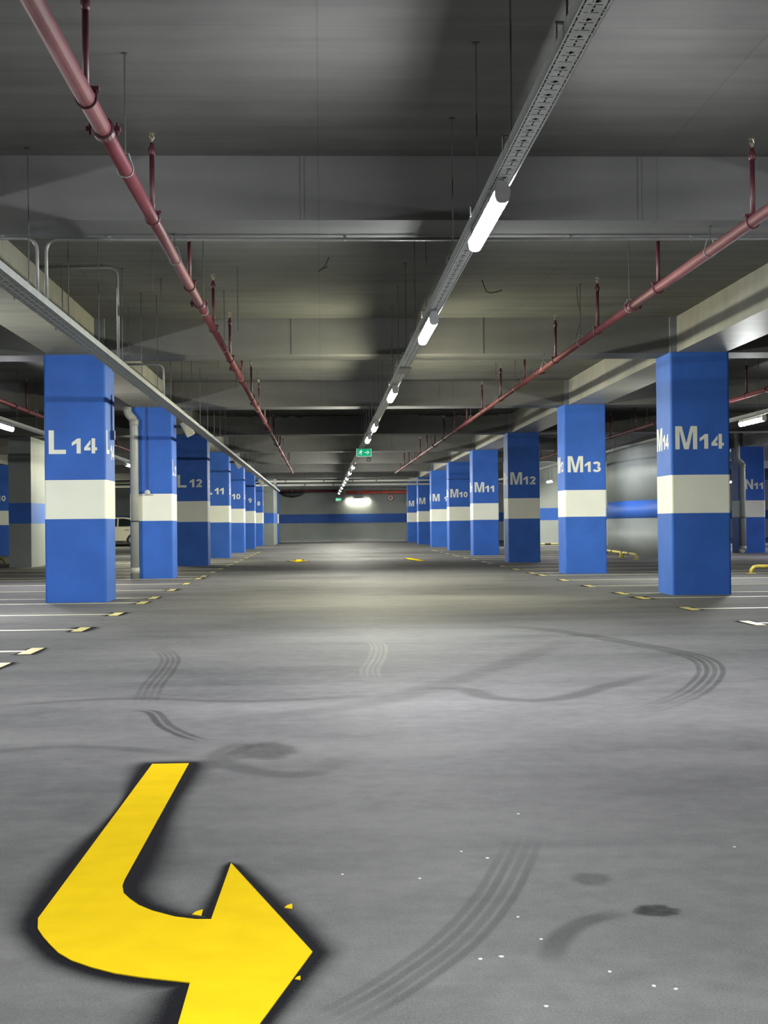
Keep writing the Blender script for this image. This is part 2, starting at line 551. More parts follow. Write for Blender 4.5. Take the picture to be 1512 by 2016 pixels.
def glyph(ch):
    """list of polygons and the advance width"""
    if ch == 'L':
        return [[(0, 0), (0.72, 0), (0.72, 0.18), (0.22, 0.18), (0.22, 1), (0, 1)]], 0.72
    if ch == 'M':
        return [[(0, 0), (0.19, 0), (0.19, 0.80), (0.38, 0), (0.58, 0), (0.77, 0.80), (0.77, 0), (0.96, 0), (0.96, 1), (0.67, 1), (0.48, 0.26), (0.29, 1), (0, 1)]], 0.96
    if ch == 'N':
        return [[(0, 0), (0.2, 0), (0.2, 0.66), (0.58, 0), (0.78, 0), (0.78, 1), (0.58, 1), (0.58, 0.34), (0.2, 1), (0, 1)]], 0.78
    if ch == '1':
        return [[(0.32, 0), (0.60, 0), (0.60, 1), (0.38, 1), (0.0, 0.72), (0.0, 0.5), (0.32, 0.68)]], 0.60
    if ch == '4':
        return [[(0.0, 0.20), (0.43, 0.20), (0.43, 0.40), (0.26, 0.40), (0.43, 0.62), (0.43, 0.90), (0.0, 0.38)],
                [(0.50, 0), (0.74, 0), (0.74, 0.20), (0.87, 0.20), (0.87, 0.40), (0.74, 0.40), (0.74, 1), (0.50, 1)]], 0.87
    if ch == '3':
        return (ribbon(ell(0.36, 0.74, 0.27, 0.155, 165, -75), 0.22) + ribbon(ell(0.36, 0.28, 0.31, 0.19, 80, -160), 0.22)), 0.78
    if ch == '2':
        return (ribbon(ell(0.38, 0.70, 0.27, 0.19, 170, -40), 0.22) + ribbon([(0.58, 0.575), (0.40, 0.36), (0.20, 0.14)], 0.24)
                + [[(0.02, 0), (0.74, 0), (0.74, 0.21), (0.02, 0.21)]]), 0.78
    if ch == '0':
        return ribbon(ell(0.38, 0.5, 0.27, 0.395, 0, 340), 0.22, True), 0.78
    if ch == '9':
        return (ribbon(ell(0.37, 0.66, 0.26, 0.22, 0, 340), 0.21, True) + ribbon(ell(0.30, 0.56, 0.33, 0.45, 10, -105), 0.21)), 0.74
    if ch == '8':
        return (ribbon(ell(0.37, 0.73, 0.23, 0.165, 0, 340), 0.21, True) + ribbon(ell(0.37, 0.28, 0.27, 0.18, 0, 340), 0.21, True)), 0.74
    return (ribbon(ell(0.37, 0.5, 0.25, 0.39, 0, 340), 0.21, True)), 0.74   # not used in view


def write(text, parent, origin, right, normal, size, wx=1.0, gap=0.12, name='painted_letter'):
    """one mesh for every character; origin is the lower left corner of the first on the surface"""
    o, r, nn = Vector(origin), Vector(right), Vector(normal)
    x = 0.0
    for ch in text:
        if ch == ' ':
            x += 0.3 * size
            continue
        polys, adv = glyph(ch)
        mb = MB()
        for p in polys:
            pts = [o + r * (x + q[0] * size * wx) + Vector((0, 0, q[1] * size)) + nn * 0.002 for q in p]
            mb.face(pts)
        mb.build(name if ch.isalpha() else 'painted_digit', M['letter'], parent)
        x += (adv * wx + gap) * size
    return x


# ------------------------------------------------------------------ columns
def column(code, xa, yf, label, front=True, side=None, gap0=0.06, head=True, lift=0.0):
    """square column: xa is its left face, yf its front face; side = +1 / -1: the face turned to the lane"""
    xb = xa + CW
    c = thing('blue_column', (xa + CW / 2, yf + CW / 2, 0), label, 'column', 'blue columns with a white band')
    poly = rounded(xa, xb, yf, yf + CW, 0.03)
    MB().prism(poly, 0, BAND0).build('lower_shaft', M['blue'], c)
    e = 0.0015
    MB().prism(rounded(xa - e, xb + e, yf - e, yf + CW + e, 0.03), BAND0, BAND1).build('white_band', M['white'], c)
    MB().prism(poly, BAND1, ZB - 0.001).build('upper_shaft', M['blue'], c)
    if head:
        bl, br_ = (xa + 0.07, xb - 0.14) if xa < 0 else (xa + 0.10, xb - 0.04)
        for (p, q) in ((xa + 0.012, bl), (br_, xb - 0.012)):
            for (u, v) in ((yf + 0.012, yf + 0.07), (yf + CW - 0.07, yf + CW - 0.012)):
                box(p, q, u, v, ZB - 0.001, ZS).build('column_head', M['head'], c)
    letter, num = code[0], code[1:]
    if front:
        x = write(letter, c, (xa + gap0, yf, 1.915 + lift), (1, 0, 0), (0, -1, 0), 0.305, 1.0, 0.0)
        gx = (0.075 if letter == 'L' else 0.03) + (0.17 if len(num) == 1 else 0.0)
        write(num, c, (xa + gap0 + x + gx, yf, 1.92 + lift), (1, 0, 0), (0, -1, 0), 0.195, 0.98, 0.22 if '4' in num or '1' in num else 0.12)
    if side == 1:      # face turned to +X, read from the lane: left is nearer
        x = write(letter, c, (xb, yf + 0.05, 1.92), (0, 1, 0), (1, 0, 0), 0.305, 1.0, 0.0)
        write(num, c, (xb, yf + 0.05 + x + 0.13, 1.86 if code == 'L14' else 1.92), (0, 1, 0), (1, 0, 0), 0.195, 0.9, 0.16)
    if side == -1:     # face turned to -X: left is farther
        x = write(letter, c, (xa, yf + CW - 0.05, 1.92), (0, -1, 0), (-1, 0, 0), 0.305, 1.0, 0.0)
        write(num, c, (xa, yf + CW - 0.05 - x - 0.04, 1.93), (0, -1, 0), (-1, 0, 0), 0.195, 0.95, 0.14)
    return c


def conduit_ring(c, xa, yf, z=2.58, part=False):
    r = 0.014
    if part:
        MB().tube([(xa + CW - 0.08, yf - r, z), (xa + CW + r, yf - r, z), (xa + CW + r, yf + CW, z)], r, 6).build('conduit_band', M['blueconduit'], c)
    else:
        MB().tube([(xa - r, yf + CW, z), (xa - r, yf - r, z), (xa + CW + r, yf - r, z), (xa + CW + r, yf + CW, z)], r, 6).build('conduit_band', M['blueconduit'], c)


LCOL, MCOL = {}, {}
for n in range(0, 7):
    num = 14 - n
    yf = Y14 + BAY * n
    where = 'nearest of the row beside the lane' if n == 0 else 'row of columns under the hung cable tray'
    c = column('L%d' % num, XL - CW, yf, 'blue column with white band, painted L%d, %s' % (num, where), front=(num != 13), side=1)
    LCOL[num] = c
    if num == 14:
        MB().tube([(XL + 0.014, yf + 0.45, 2.72), (XL + 0.014, yf + 0.45, 2.22)], 0.013, 6).build('conduit_drop', M['blueconduit'], c)
        box(XL, XL + 0.05, yf + 0.40, yf + 0.50, 2.12, 2.24).build('switch_box', M['blueconduit'], c)
    if num == 13:
        xm = XL - 0.46
        MB().tube([(xm, yf - 0.012, ZB), (xm, yf - 0.012, 1.62)], 0.012, 6).build('conduit_drop', M['blueconduit'], c)
for n in range(0, 8):
    num = 14 - n
    yf = Y14 + BAY * n
    where = 'nearest of the row under the plain beam' if n == 0 else 'row of columns along the lane'
    c = column('M%d' % num, XR, yf, 'blue column with white band, painted M%d, %s' % (num, where), side=-1)
    MCOL[num] = c
    if num == 10:
        conduit_ring(c, XR, yf, 2.57)
column('L7', -2.29 - CW, 74.3, 'blue column in shadow at the end wall beyond L8', front=False)
column('N11', XN, 41.3, 'blue column painted N11 with a grey drainpipe on it', gap0=0.19)
column('K10', -11.74, 49.6, 'blue column painted K10 half hidden behind the grey wall end')

# small fittings on the columns
def dome(p):
    o = MB().lathe(p, [(0.05, -0.02), (0.055, 0.0), (0.05, 0.025), (0.034, 0.045), (0.012, 0.055)], 16).build('dome_camera', M['dome'], loc=p, smooth=True)
    tag(o, 'small pale dome on the front of column L13', 'camera')
    box(p[0] - 0.07, p[0] + 0.07, p[1] - 0.03, p[1] + 0.045, p[2] - 0.035, p[2] - 0.018).build('base_plate', M['dome'], o)


dome((XL - 0.46, Y14 + BAY - 0.045, 1.6))


def speaker(p, label):
    t = thing('wall_speaker', p, label, 'loudspeaker', 'cream loudspeakers on the L columns')
    R = Matrix.Rotation(math.radians(-28), 3, 'Y')
    mb = MB()
    n = 4
    prof = rounded(-0.085, 0.085, -0.085, 0.085, 0.03, 3)
    i = len(mb.v)
    for z in (0.15, -0.13):
        for q in prof:
            v = R @ Vector((q[0], q[1], z))
            mb.v.append((p[0] + 0.06 + v.x, p[1] + v.y, p[2] + v.z))
    k = len(prof)
    for a in range(k):
        b = (a + 1) % k
        mb.f.append((a, b, k + b, k + a)[::-1])
    mb.f.append(tuple(range(k)))
    mb.f.append(tuple(range(2 * k - 1, k - 1, -1)))
    mb.build('shell', M['speaker'], t)
    g = MB()
    pts = [R @ Vector((q[0] * 0.85, q[1] * 0.85, -0.134)) for q in prof]
    g.face([(p[0] + 0.06 + v.x, p[1] + v.y, p[2] + v.z) for v in reversed(pts)])
    g.build('grille', M['wallwhite'], t)
    MB().tube([(XL, p[1], p[2] + 0.05), (p[0] - 0.05, p[1], p[2] + 0.05), (p[0] + 0.02, p[1], p[2])], 0.03, 8).build('bracket', M['bracket'], t)


speaker((-2.58, 26.5, 2.81), 'cream loudspeaker tilted down on column L13')
speaker((-2.58, 42.5, 2.86), 'cream loudspeaker tilted down on column L11')
speaker((-2.58, 58.5, 2.78), 'cream loudspeaker tilted down on column L9')


# ------------------------------------------------------------------ lamps
def lamp(x, y, label, tone, along='y', z=2.62, group='batten lamps hung under the cable trays', rods=False):
    t = thing('batten_lamp', (x, y, z), label, 'lamp', group)
    L2, W = 0.635, 0.0375
    if along == 'y':
        def P(a, bb, c): return (x + a, y + bb, z + c)
    else:
        def P(a, bb, c): return (x + bb, y + a, z + c)
    # housing: shallow trough
    mb = MB()
    prof = [(-W * 1.08, 0.0), (W * 1.08, 0.0), (W * 0.6, 0.05), (-W * 0.6, 0.05)]
    for (b0, b1) in ((-L2, L2),):
        i = len(mb.v)
        mb.v += [P(q[0], b0, q[1]) for q in prof] + [P(q[0], b1, q[1]) for q in prof]
        for k in range(4):
            mb.f.append((i + k, i + (k + 1) % 4, i + 4 + (k + 1) % 4, i + 4 + k))
        mb.f += [(i, i + 3, i + 2, i + 1), (i + 4, i + 5, i + 6, i + 7)]
    mb.build('housing', M['lampbody'], t)
    # diffuser: rounded trough below
    d = MB()
    pr = [(-W, 0.0), (-W * 0.97, -0.025), (-W * 0.80, -0.046), (-W * 0.4, -0.056), (W * 0.4, -0.056), (W * 0.80, -0.046), (W * 0.97, -0.025), (W, 0.0)]
    for k in range(len(pr) - 1):
        d.face([P(pr[k][0], -L2 + 0.02, pr[k][1]), P(pr[k + 1][0], -L2 + 0.02, pr[k + 1][1]), P(pr[k + 1][0], L2 - 0.02, pr[k + 1][1]), P(pr[k][0], L2 - 0.02, pr[k][1])])
    d.build('diffuser', LAMPM[tone], t)
    for sgn in (-1, 1):
        e = MB()
        b0, b1 = sorted((sgn * (L2 - 0.02), sgn * (L2 - 0.002)))
        i = 0
        full = pr + [(W * 0.6, 0.05), (-W * 0.6, 0.05)]
        e.v = [P(q[0] * 1.03, b0, q[1] * 1.03) for q in full] + [P(q[0] * 1.03, b1, q[1] * 1.03) for q in full]
        k = len(full)
        for a in range(k):
            e.f.append((a, (a + 1) % k, k + (a + 1) % k, k + a))
        e.f += [tuple(range(k)), tuple(range(2 * k - 1, k - 1, -1))]
        e.build('end_cap', M['lampbody'], t)
    for sgn in (-0.42, 0.42):
        q = MB()
        for s2 in (-1, 1):
            a0, a1 = sorted((s2 * W, s2 * (W + 0.004)))
            pts = [P(a0, sgn - 0.015, -0.01), P(a1, sgn - 0.015, -0.01), P(a1, sgn + 0.015, -0.01), P(a0, sgn + 0.015, -0.01)]
            top = [(p[0], p[1], p[2] + 0.07) for p in pts]
            i = len(q.v)
            q.v += pts + top
            q.f += [tuple(i + k for k in u) for u in ((0, 3, 2, 1), (4, 5, 6, 7), (0, 1, 5, 4), (1, 2, 6, 5), (2, 3, 7, 6), (3, 0, 4, 7))]
        q.build('mounting_clip', M['lampclip'], t)
    if along == 'x':
        box(x - 0.3, x + 0.3, y, YF, z + 0.01, z + 0.04).build('wall_bracket', M['lampbody'], t)
    elif rods:
        for s in (-0.45, 0.45):
            MB().cyl((x, y + s, z + 0.045), (x, y + s, ZS), 0.005, 6).build('hanger_rod', M['galvdark'], t)
    return t


LX = 0.915
lane_lamps = [(7.50, 'cool'), (11.73, 'neutral'), (17.6, 'warm'), (23.4, 'warm'), (26.8, 'soft'), (39.4, 'soft'), (44.0, 'soft'), (49.2, 'soft'), (53.0, 'soft'), (56.6, 'soft'), (61.5, 'soft'), (66.5, 'soft'), (71.7, 'soft')]
for k, (y, tone) in enumerate(lane_lamps):
    lamp(LX, y, '%s lit batten lamp along the middle cable tray, counting from the camera' % ORD[k], tone)
for y in (1.5, -4.0, -9.6):
    lamp(LX, y, 'batten lamp on the middle cable tray behind the view', 'neutral', group='lamps on the tray behind the view')
lamp(-5.1, 22.6, 'lit batten lamp at the picture edge beside column L14', 'cool')
lamp(-5.1, 37.3, 'lit batten lamp glimpsed between columns L14 and L13', 'warm')
lamp(7.1, 22.6, 'lit batten lamp seen past column M14 at the edge', 'neutral')
lamp(9.07, 54.8, 'lit batten lamp glimpsed between columns M12 and M13', 'soft', rods=True)
lamp(17.1, 57.0, 'lit batten lamp peeping out behind column M14 beside N11', 'cool', rods=True)
for (x, y, tn) in ((-5.1, 6.7, 'neutral'), (-5.1, 14.7, 'neutral'), (-5.1, 46.0, 'soft'), (-5.1, 62.0, 'soft'), (7.1, 39.5, 'dim'), (7.1, 6.6, 'neutral'), (13.4, 36.0, 'cool'), (13.0, 47.0, 'soft'), (17.1, 41.0, 'cool'), (17.1, 70.0, 'cool'), (-11.0, 66.0, 'warm'), (-15.4, 40.0, 'soft')):  # unseen lamps; some added to brighten the ramp wall and the N column
    lamp(x, y, 'unseen batten lamp over the side bays hidden behind columns or out of view', tn, group='hidden lamps over the side bays', rods=(x not in (-5.1, 7.1)))
lamp(2.08, YF - 0.08, 'horizontal lit lamp on the end wall below the red main', 'faint', along='x', z=2.43, group='lamp on the end wall')


# ------------------------------------------------------------------ cable trays
def tray_plate(mb, x0, wd, y0, y1, z, period=0.167):
    """perforated bottom: diamonds, cross slots and two rows of edge slots are real openings"""
    h = wd / 2
    n = int((y1 - y0) / period)
    # columns of the grid in x (relative to the middle)
    xs = [-h, -h + 0.008, -h + 0.014, -0.026, -0.013, -0.0035, 0.0035, 0.013, 0.026, h - 0.014, h - 0.008, h]
    extra = ()
    if wd > 0.12:
        xs = sorted(xs + [-0.048, -0.040, 0.040, 0.048])
        extra = (xs.index(-0.048), xs.index(0.040))
    mid = xs.index(-0.0035)
    # rows of the grid within one period
    ys = [0, 0.006, 0.036, 0.042, 0.048, 0.054, 0.060, 0.078, 0.090, 0.102, 0.114, 0.120, 0.126, 0.138, 0.152, period]
    ys = sorted(set(ys))
    holes = set()
    diamonds = set()
    for j in range(len(ys) - 1):
        a, c = ys[j], ys[j + 1]
        for i in range(len(xs) - 1):
            if (i in (1, len(xs) - 3) and j % 3 != 2) or (i in extra and j % 4 in (0, 1)):
                holes.add((i, j))
        if abs(a - 0.048) < 1e-6 or abs(a - 0.120) < 1e-6:
            holes |= {(mid + q, j) for q in (-2, -1, 0, 1, 2)}
        if abs(a - 0.060) < 1e-6 or abs(a - 0.090) < 1e-6 or abs(a - 0.102) < 1e-6:
            holes.add((mid, j))
        if abs(a - 0.138) < 1e-6 or abs(a - 0.012) < 1e-6:
            pass
    for k in range(n):
        yb = y0 + k * period
        for j in range(len(ys) - 1):
            if False:
                # diamond row handled as one block across the middle
                pass
            i = 0
            while i < len(xs) - 1:
                if (i, j) in holes:
                    i += 1
                    continue
                i2 = i
                while i2 + 1 < len(xs) - 1 and (i2 + 1, j) not in holes:
                    i2 += 1
                if 0.0059 < ys[j] < 0.0299:
                    # leave a square opening of |x| < 0.013 and fill its corners: a diamond
                    for (p, q) in ((xs[i], -0.018), (0.018, xs[i2 + 1])):
                        lo, hi = max(p, xs[i]), min(q, xs[i2 + 1])
                        if hi > lo:
                            mb.face([(x0 + lo, yb + ys[j], z), (x0 + lo, yb + ys[j + 1], z), (x0 + hi, yb + ys[j + 1], z), (x0 + hi, yb + ys[j], z)])
                    if xs[i] <= -0.018 and xs[i2 + 1] >= 0.018:
                        ya, yc = yb + ys[j], yb + ys[j + 1]
                        ym = (ya + yc) / 2
                        for sx in (-1, 1):
                            for (yq) in (ya, yc):
                                mb.face([(x0 + sx * 0.018, yq, z), (x0 + sx * 0.018, ym, z), (x0, yq, z)])
                else:
                    mb.face([(x0 + xs[i], yb + ys[j], z), (x0 + xs[i], yb + ys[j + 1], z), (x0 + xs[i2 + 1], yb + ys[j + 1], z), (x0 + xs[i2 + 1], yb + ys[j], z)])
                i = i2 + 1


def tray(x, wd, y0, y1, label, rods, holes=True, z=TRAY_Z, cables=4, hang=0.5, plate='galvlit'):
    t = thing('cable_tray', (x, y0, z), label, 'cable tray', 'cable trays hung from the slab')
    h = wd / 2
    mb = MB()
    if holes:
        tray_plate(mb, x, wd, y0, min(y1, 42.0), z)
        if y1 > 42:
            for s in (-1, 1):
                a, b = sorted((s * 0.006, s * h))
                mb.box(x + a, x + b, 42.0, y1, z, z + 0.002)
    else:
        mb.box(x - h, x + h, y0, y1, z, z + 0.002)
    mb.build('perforated_plate', M[plate], t)
    for s in (-1, 1):
        a, b = sorted((s * h, s * (h + 0.002)))
        m2 = MB().box(x + a, x + b, y0, y1, z, z + 0.05)
        a, b = sorted((s * (h - 0.012), s * (h + 0.002)))
        m2.box(x + a, x + b, y0, y1, z + 0.05, z + 0.052)
        m2.build('side_flange', M['galv'], t)
    for k in range(cables):
        cx = x - h + 0.014 + (wd - 0.028) * k / max(1, cables - 1)
        path = [(cx + 0.003 * math.sin(k * 2 + q), y0 + (y1 - y0) * q / 24, z + 0.016) for q in range(25)]
        MB().tube(path, min(0.013, (wd - 0.02) / cables / 2), 6).build('cable', M['cable'], t)
    for yr in rods:
        rx = x - 0.012
        q = MB().cyl((rx - h * hang, yr, z + 0.055), (rx - h * hang, yr, ZS), 0.0045, 6)
        ro = q.build('hanger_rod', M['galvdark'], t)
        b = MB()
        b.box(x - h - 0.03, x + h + 0.006, yr - 0.012, yr + 0.012, z + 0.053, z + 0.058)
        b.box(x - h - 0.03, x - h - 0.024, yr - 0.012, yr + 0.012, z - 0.004, z + 0.058)
        b.build('hanger_bracket', M['galv'], ro)
        MB().box(rx - h * hang - 0.018, rx - h * hang + 0.018, yr - 0.018, yr + 0.018, ZS - 0.005, ZS).build('ceiling_plate', M['galvdark'], ro)
    return t


ry = [2.1, 4.9, 6.35, 7.75, 9.2]
yy = 11.55
while yy < 60:
    if abs((yy - (Y14 + CW / 2)) % BAY - 0) > 0.45 and abs((yy - (Y14 + CW / 2)) % BAY - BAY) > 0.45:
        ry.append(yy)
    yy += 1.4
tray(LX + 0.012, 0.10, -9.0, 74.0, 'perforated steel cable tray carrying the lamps down the middle of the lane', ry)
ry2 = []
yy = 5.3
while yy < 66:
    m = (yy - (Y14 + CW / 2)) % BAY
    if min(m, BAY - m) > 0.5:
        ry2.append(yy)
    yy += 1.55
tray(-2.06, 0.15, -6.0, 67.0, 'perforated steel cable tray hung along the L columns', ry2, cables=5, hang=-0.2, z=2.585, plate='galvmid')
tray(-5.12, 0.10, 4.0, 64.0, 'cable tray over the bays behind the L columns', [k for k in (23.9, 25.5, 29.0, 31.5, 36.5, 39.2, 45.2)], holes=False)
tray(7.12, 0.10, 4.0, 56.0, 'cable tray over the bays behind the M columns', [k for k in (20.5, 22.2, 24.0, 28.6, 31.4, 33.2, 38.0, 45.0)], holes=False)

# cover plate on the middle tray
o = MB().prism([(0.86, 15.2), (1.0, 15.2), (0.965, 15.75), (0.885, 15.75)], TRAY_Z - 0.022, TRAY_Z - 0.005).build('cover_plate', M['pipegrey'], loc=(0.925, 15.4, TRAY_Z - 0.02))
tag(o, 'pale cover plate under the middle tray past the second lamp', 'cover plate')


# ------------------------------------------------------------------ sprinkler pipes
def ring(c, r, thick, n=20, axis='y', a0=0, a1=360):
    pts = []
    full = abs(a1 - a0) >= 360
    for k in range(n if full else n + 1):
        a = math.radians(a0 + (a1 - a0) * k / n)
        pts.append((c[0] + r * math.cos(a), c[1], c[2] + r * math.sin(a)) if axis == 'y' else (c[0], c[1] + r * math.cos(a), c[2] + r * math.sin(a)))
    return MB().tube(pts, thick, 6, closed=full)


def sprinkler_line(x, z, y0, y1, risers, couplings, hangers, label, radii=((999, 0.037),), flags=None):
    t = thing('sprinkler_pipe', (x, y0, z), label, 'sprinkler pipe', 'red sprinkler pipes')

    def rad(y):
        for lim, r in radii:
            if y < lim:
                return r
        return radii[-1][1]
    ya = y0
    for lim, r in radii:
        yb = min(lim, y1)
        MB().cyl((x, ya, z), (x, yb, z), r, 20).build('main_pipe', M['red'], t, smooth=True)
        ya = yb
        if ya >= y1:
            break
    for y in risers:
        r = rad(y)
        m = (y - (Y14 + CW / 2)) % BAY
        under = min(m, BAY - m) < BEAM_W / 2 + 0.02
        top = (ZB if under else ZS) - 0.23
        if under:
            continue
        rr = 0.0165
        ro = MB().cyl((x, y, z), (x, y, top), rr, 10).build('riser', M['darkred'], t, smooth=True)
        MB().lathe((x, y, top - 0.02), [(rr, 0), (rr * 1.5, 0.012), (rr * 1.5, 0.045), (rr, 0.06), (rr * 0.7, 0.085)], 10).build('reducer', M['darkred'], ro, smooth=True)
        hd = MB().cyl((x, y, top + 0.06), (x, y, top + 0.10), 0.008, 8)
        for s in (-1, 1):
            hd.tube([(x + s * 0.006, y, top + 0.08), (x + s * 0.016, y, top + 0.10), (x + s * 0.004, y, top + 0.125)], 0.003, 5)
        hd.cyl((x, y, top + 0.122), (x, y, top + 0.126), 0.022, 10)
        hd.build('sprinkler_head', M['brass'], ro)
        # saddle: U strap below the pipe with its two nuts
        s = ring((x, y, z), r + 0.006, 0.006, 16, 'y', 180, 360)
        for q in (-1, 1):
            s.cyl((x + q * (r + 0.006), y, z), (x + q * (r + 0.006), y, z + 0.045), 0.006, 6)
            s.cyl((x + q * (r + 0.006), y, z + 0.022), (x + q * (r + 0.006), y, z + 0.034), 0.013, 6)
        s.box(x - r - 0.02, x + r + 0.02, y - 0.022, y + 0.022, z + r * 0.75, z + r + 0.006)
        s.build('saddle_clamp', M['darkred'], t)
    for y in couplings:
        r = rad(y - 0.01)
        c = MB().tube([(x, y - 0.035, z), (x, y - 0.03, z), (x, y + 0.03, z), (x, y + 0.035, z)], [r + 0.004, r + 0.014, r + 0.014, r + 0.004], 18)
        for q in (-1, 1):
            a, b = sorted((x + q * (r + 0.008), x + q * (r + 0.042)))
            c.box(a, b, y - 0.022, y + 0.022, z - 0.012, z + 0.012)
            c.cyl((x + q * (r + 0.028), y, z - 0.03), (x + q * (r + 0.028), y, z + 0.034), 0.008, 6)
        c.build('grooved_coupling', M['darkred'], t)
    for y in hangers:
        r = rad(y)
        m = (y - (Y14 + CW / 2)) % BAY
        top = ZB if min(m, BAY - m) < BEAM_W / 2 else ZS
        hb = ring((x, y, z), r + 0.005, 0.004, 16, 'y', 160, 380)
        hb.tube([(x - (r + 0.005) * 0.94, y, z + (r + 0.005) * 0.34), (x - 0.02, y, z + r + 0.05), (x + 0.02, y, z + r + 0.05), (x + (r + 0.005) * 0.94, y, z + (r + 0.005) * 0.34)], 0.004, 6)
        hh = hb.build('loop_hanger', M['galv'], t)
        MB().cyl((x, y, z + r + 0.05), (x, y, top), 0.005, 6).build('hanger_rod', M['galvdark'], hh)
        MB().cyl((x, y, top - 0.006), (x, y, top), 0.016, 8).build('rod_anchor', M['galvdark'], hh)
    return t


PZ = 3.0
sprinkler_line(-1.095, PZ, 1.0, 54.0, [6.62 + 2.59 * k for k in range(0, 18)], [7.15, 12.75, 18.05, 23.3, 29.4, 35, 41, 47], [4.75, 7.95, 10.62, 13.2, 16.0, 19.2, 21.9, 24.4, 27.2, 30.4, 33, 37, 40, 45],
               'red sprinkler pipe between the middle tray and the L columns', ((7.15, 0.044), (12.75, 0.040), (99, 0.036)))
sprinkler_line(2.945, PZ, 1.0, 55.0, [6.65 + 2.655 * k for k in range(0, 18)], [12.95, 18.6, 24.2, 30, 36, 42, 48], [10.35, 13.1, 15.6, 18.2, 20.9, 23.2, 27.2, 30.4, 33, 37, 40, 45],
               'red sprinkler pipe between the middle tray and the M columns', ((12.95, 0.041), (99, 0.034)))
sprinkler_line(-5.10, PZ, 8.0, 50.0, [24.4 + 2.65 * k for k in range(0, 9)], [23.4, 29.0], [22.0, 25.2, 28.4, 33], 'red sprinkler pipe over the bays behind column L14')
sprinkler_line(6.92, PZ, 8.0, 50.0, [22.3 + 2.66 * k for k in range(0, 9)], [21.2, 28.4], [20.5, 24.0, 29.2, 33], 'red sprinkler pipe over the bays behind column M14')

# ------------------------------------------------------------------ conduits on the ceiling
def conduit(path, label, r=0.0135, clips=()):
    t = thing('ceiling_conduit', path[0], label, 'conduit', 'grey conduits on beams and slab')
    # round the corners
    P = [Vector(p) for p in path]
    out = [P[0]]
    for k in range(1, len(P) - 1):
        a, b, c = P[k - 1], P[k], P[k + 1]
        d = min(0.10, (a - b).length / 2, (c - b).length / 2)
        p0, p1 = b + (a - b).normalized() * d, b + (c - b).normalized() * d
        for q in range(6):
            s = q / 5
            out.append(p0 * (1 - s) ** 2 + b * 2 * s * (1 - s) + p1 * s * s)
    out.append(P[-1])
    MB().tube(out, r, 8).build('tube', M['conduit'], t, smooth=True)
    for (x, y, z) in clips:
        q = ring((x, y, z), r + 0.002, 0.003, 10, 'x')
        q.box(x - 0.012, x + 0.012, y - 0.008, y + 0.008, z, z + r + 0.012)
        q.build('clip', M['galv'], t)


yb1 = 10.70
zc = ZB - 0.028
conduit([(33.0, yb1, zc), (-2.08, yb1, zc), (-2.08, yb1, 2.64)], 'long conduit under the first beam, dropping to the cable tray', clips=[(x, yb1, zc) for x in (-1.6, -1.0, 0.2, 1.15, 1.95, 2.9, 3.6, 4.3)])
conduit([(-9.0, yb1 - 0.04, zc), (-2.14, yb1 - 0.04, zc), (-2.14, yb1 - 0.04, 2.64)], 'conduit arriving from the bays, dropping beside the long one', clips=[(x, yb1 - 0.04, zc) for x in (-3.6, -2.4)])
conduit([(-2.90, 14.45, ZS - 0.02), (-2.08, 14.45, ZS - 0.02), (-2.08, 14.45, 2.64)], 'short conduit on the slab bending down to the tray before L14', clips=[(-2.3, 14.45, ZS - 0.02)])
conduit([(-2.74, 18.95, zc), (-2.12, 18.95, zc), (-2.12, 18.95, 2.64)], 'short conduit behind column L14 bending down to the tray')
conduit([(-4.2, 12.6, ZB - 0.02), (-2.6, 12.6, ZB - 0.02)], 'short conduit across the soffit before column L14', r=0.012)

# bent bars and loose rods left in the slab
def loose(name, path, r, label, cat, mat='wire'):
    tag(MB().tube(path, r, 6).build(name, M[mat], loc=path[0]), label, cat, 'loose steel left in the slab')


loose('bent_bar', [(0.10, 14.0, ZS), (0.06, 14.02, 3.58), (-0.005, 14.05, 3.53), (0.04, 14.05, 3.555), (0.085, 14.04, 3.575)], 0.006, 'black V-bent bar sticking from the slab beside the left sprinkler pipe', 'rebar')
loose('bent_bar', [(1.80, 15.3, ZS), (1.82, 15.32, 3.60), (1.85, 15.35, 3.545), (1.90, 15.36, 3.525), (1.97, 15.37, 3.54), (2.03, 15.38, 3.56)], 0.006, 'black hook-shaped bar curling from the slab beside the middle tray', 'rebar')
loose('thin_wire', [(2.945, 15.8, ZS), (2.955, 15.8, 3.5), (2.985, 15.8, 3.36), (2.98, 15.8, 3.25), (2.93, 15.8, 3.08)], 0.0035, 'thin dark wire dangling over the M-side sprinkler pipe', 'wire')
for k, (x, y, zz) in enumerate([(-2.62, 14.3, 3.1), (-1.9, 16.3, 3.0), (-1.62, 13.6, 3.28), (-2.35, 17.2, 3.0), (-1.45, 19.9, 3.2), (-1.3, 21.6, 3.1), (-1.72, 15.2, 3.3), (-0.85, 14.5, 3.0)]):
    loose('threaded_rod', [(x, y, ZS), (x, y, zz)], 0.005, 'thin threaded rod hanging loose from the slab near the L columns', 'rod', 'galvdark')

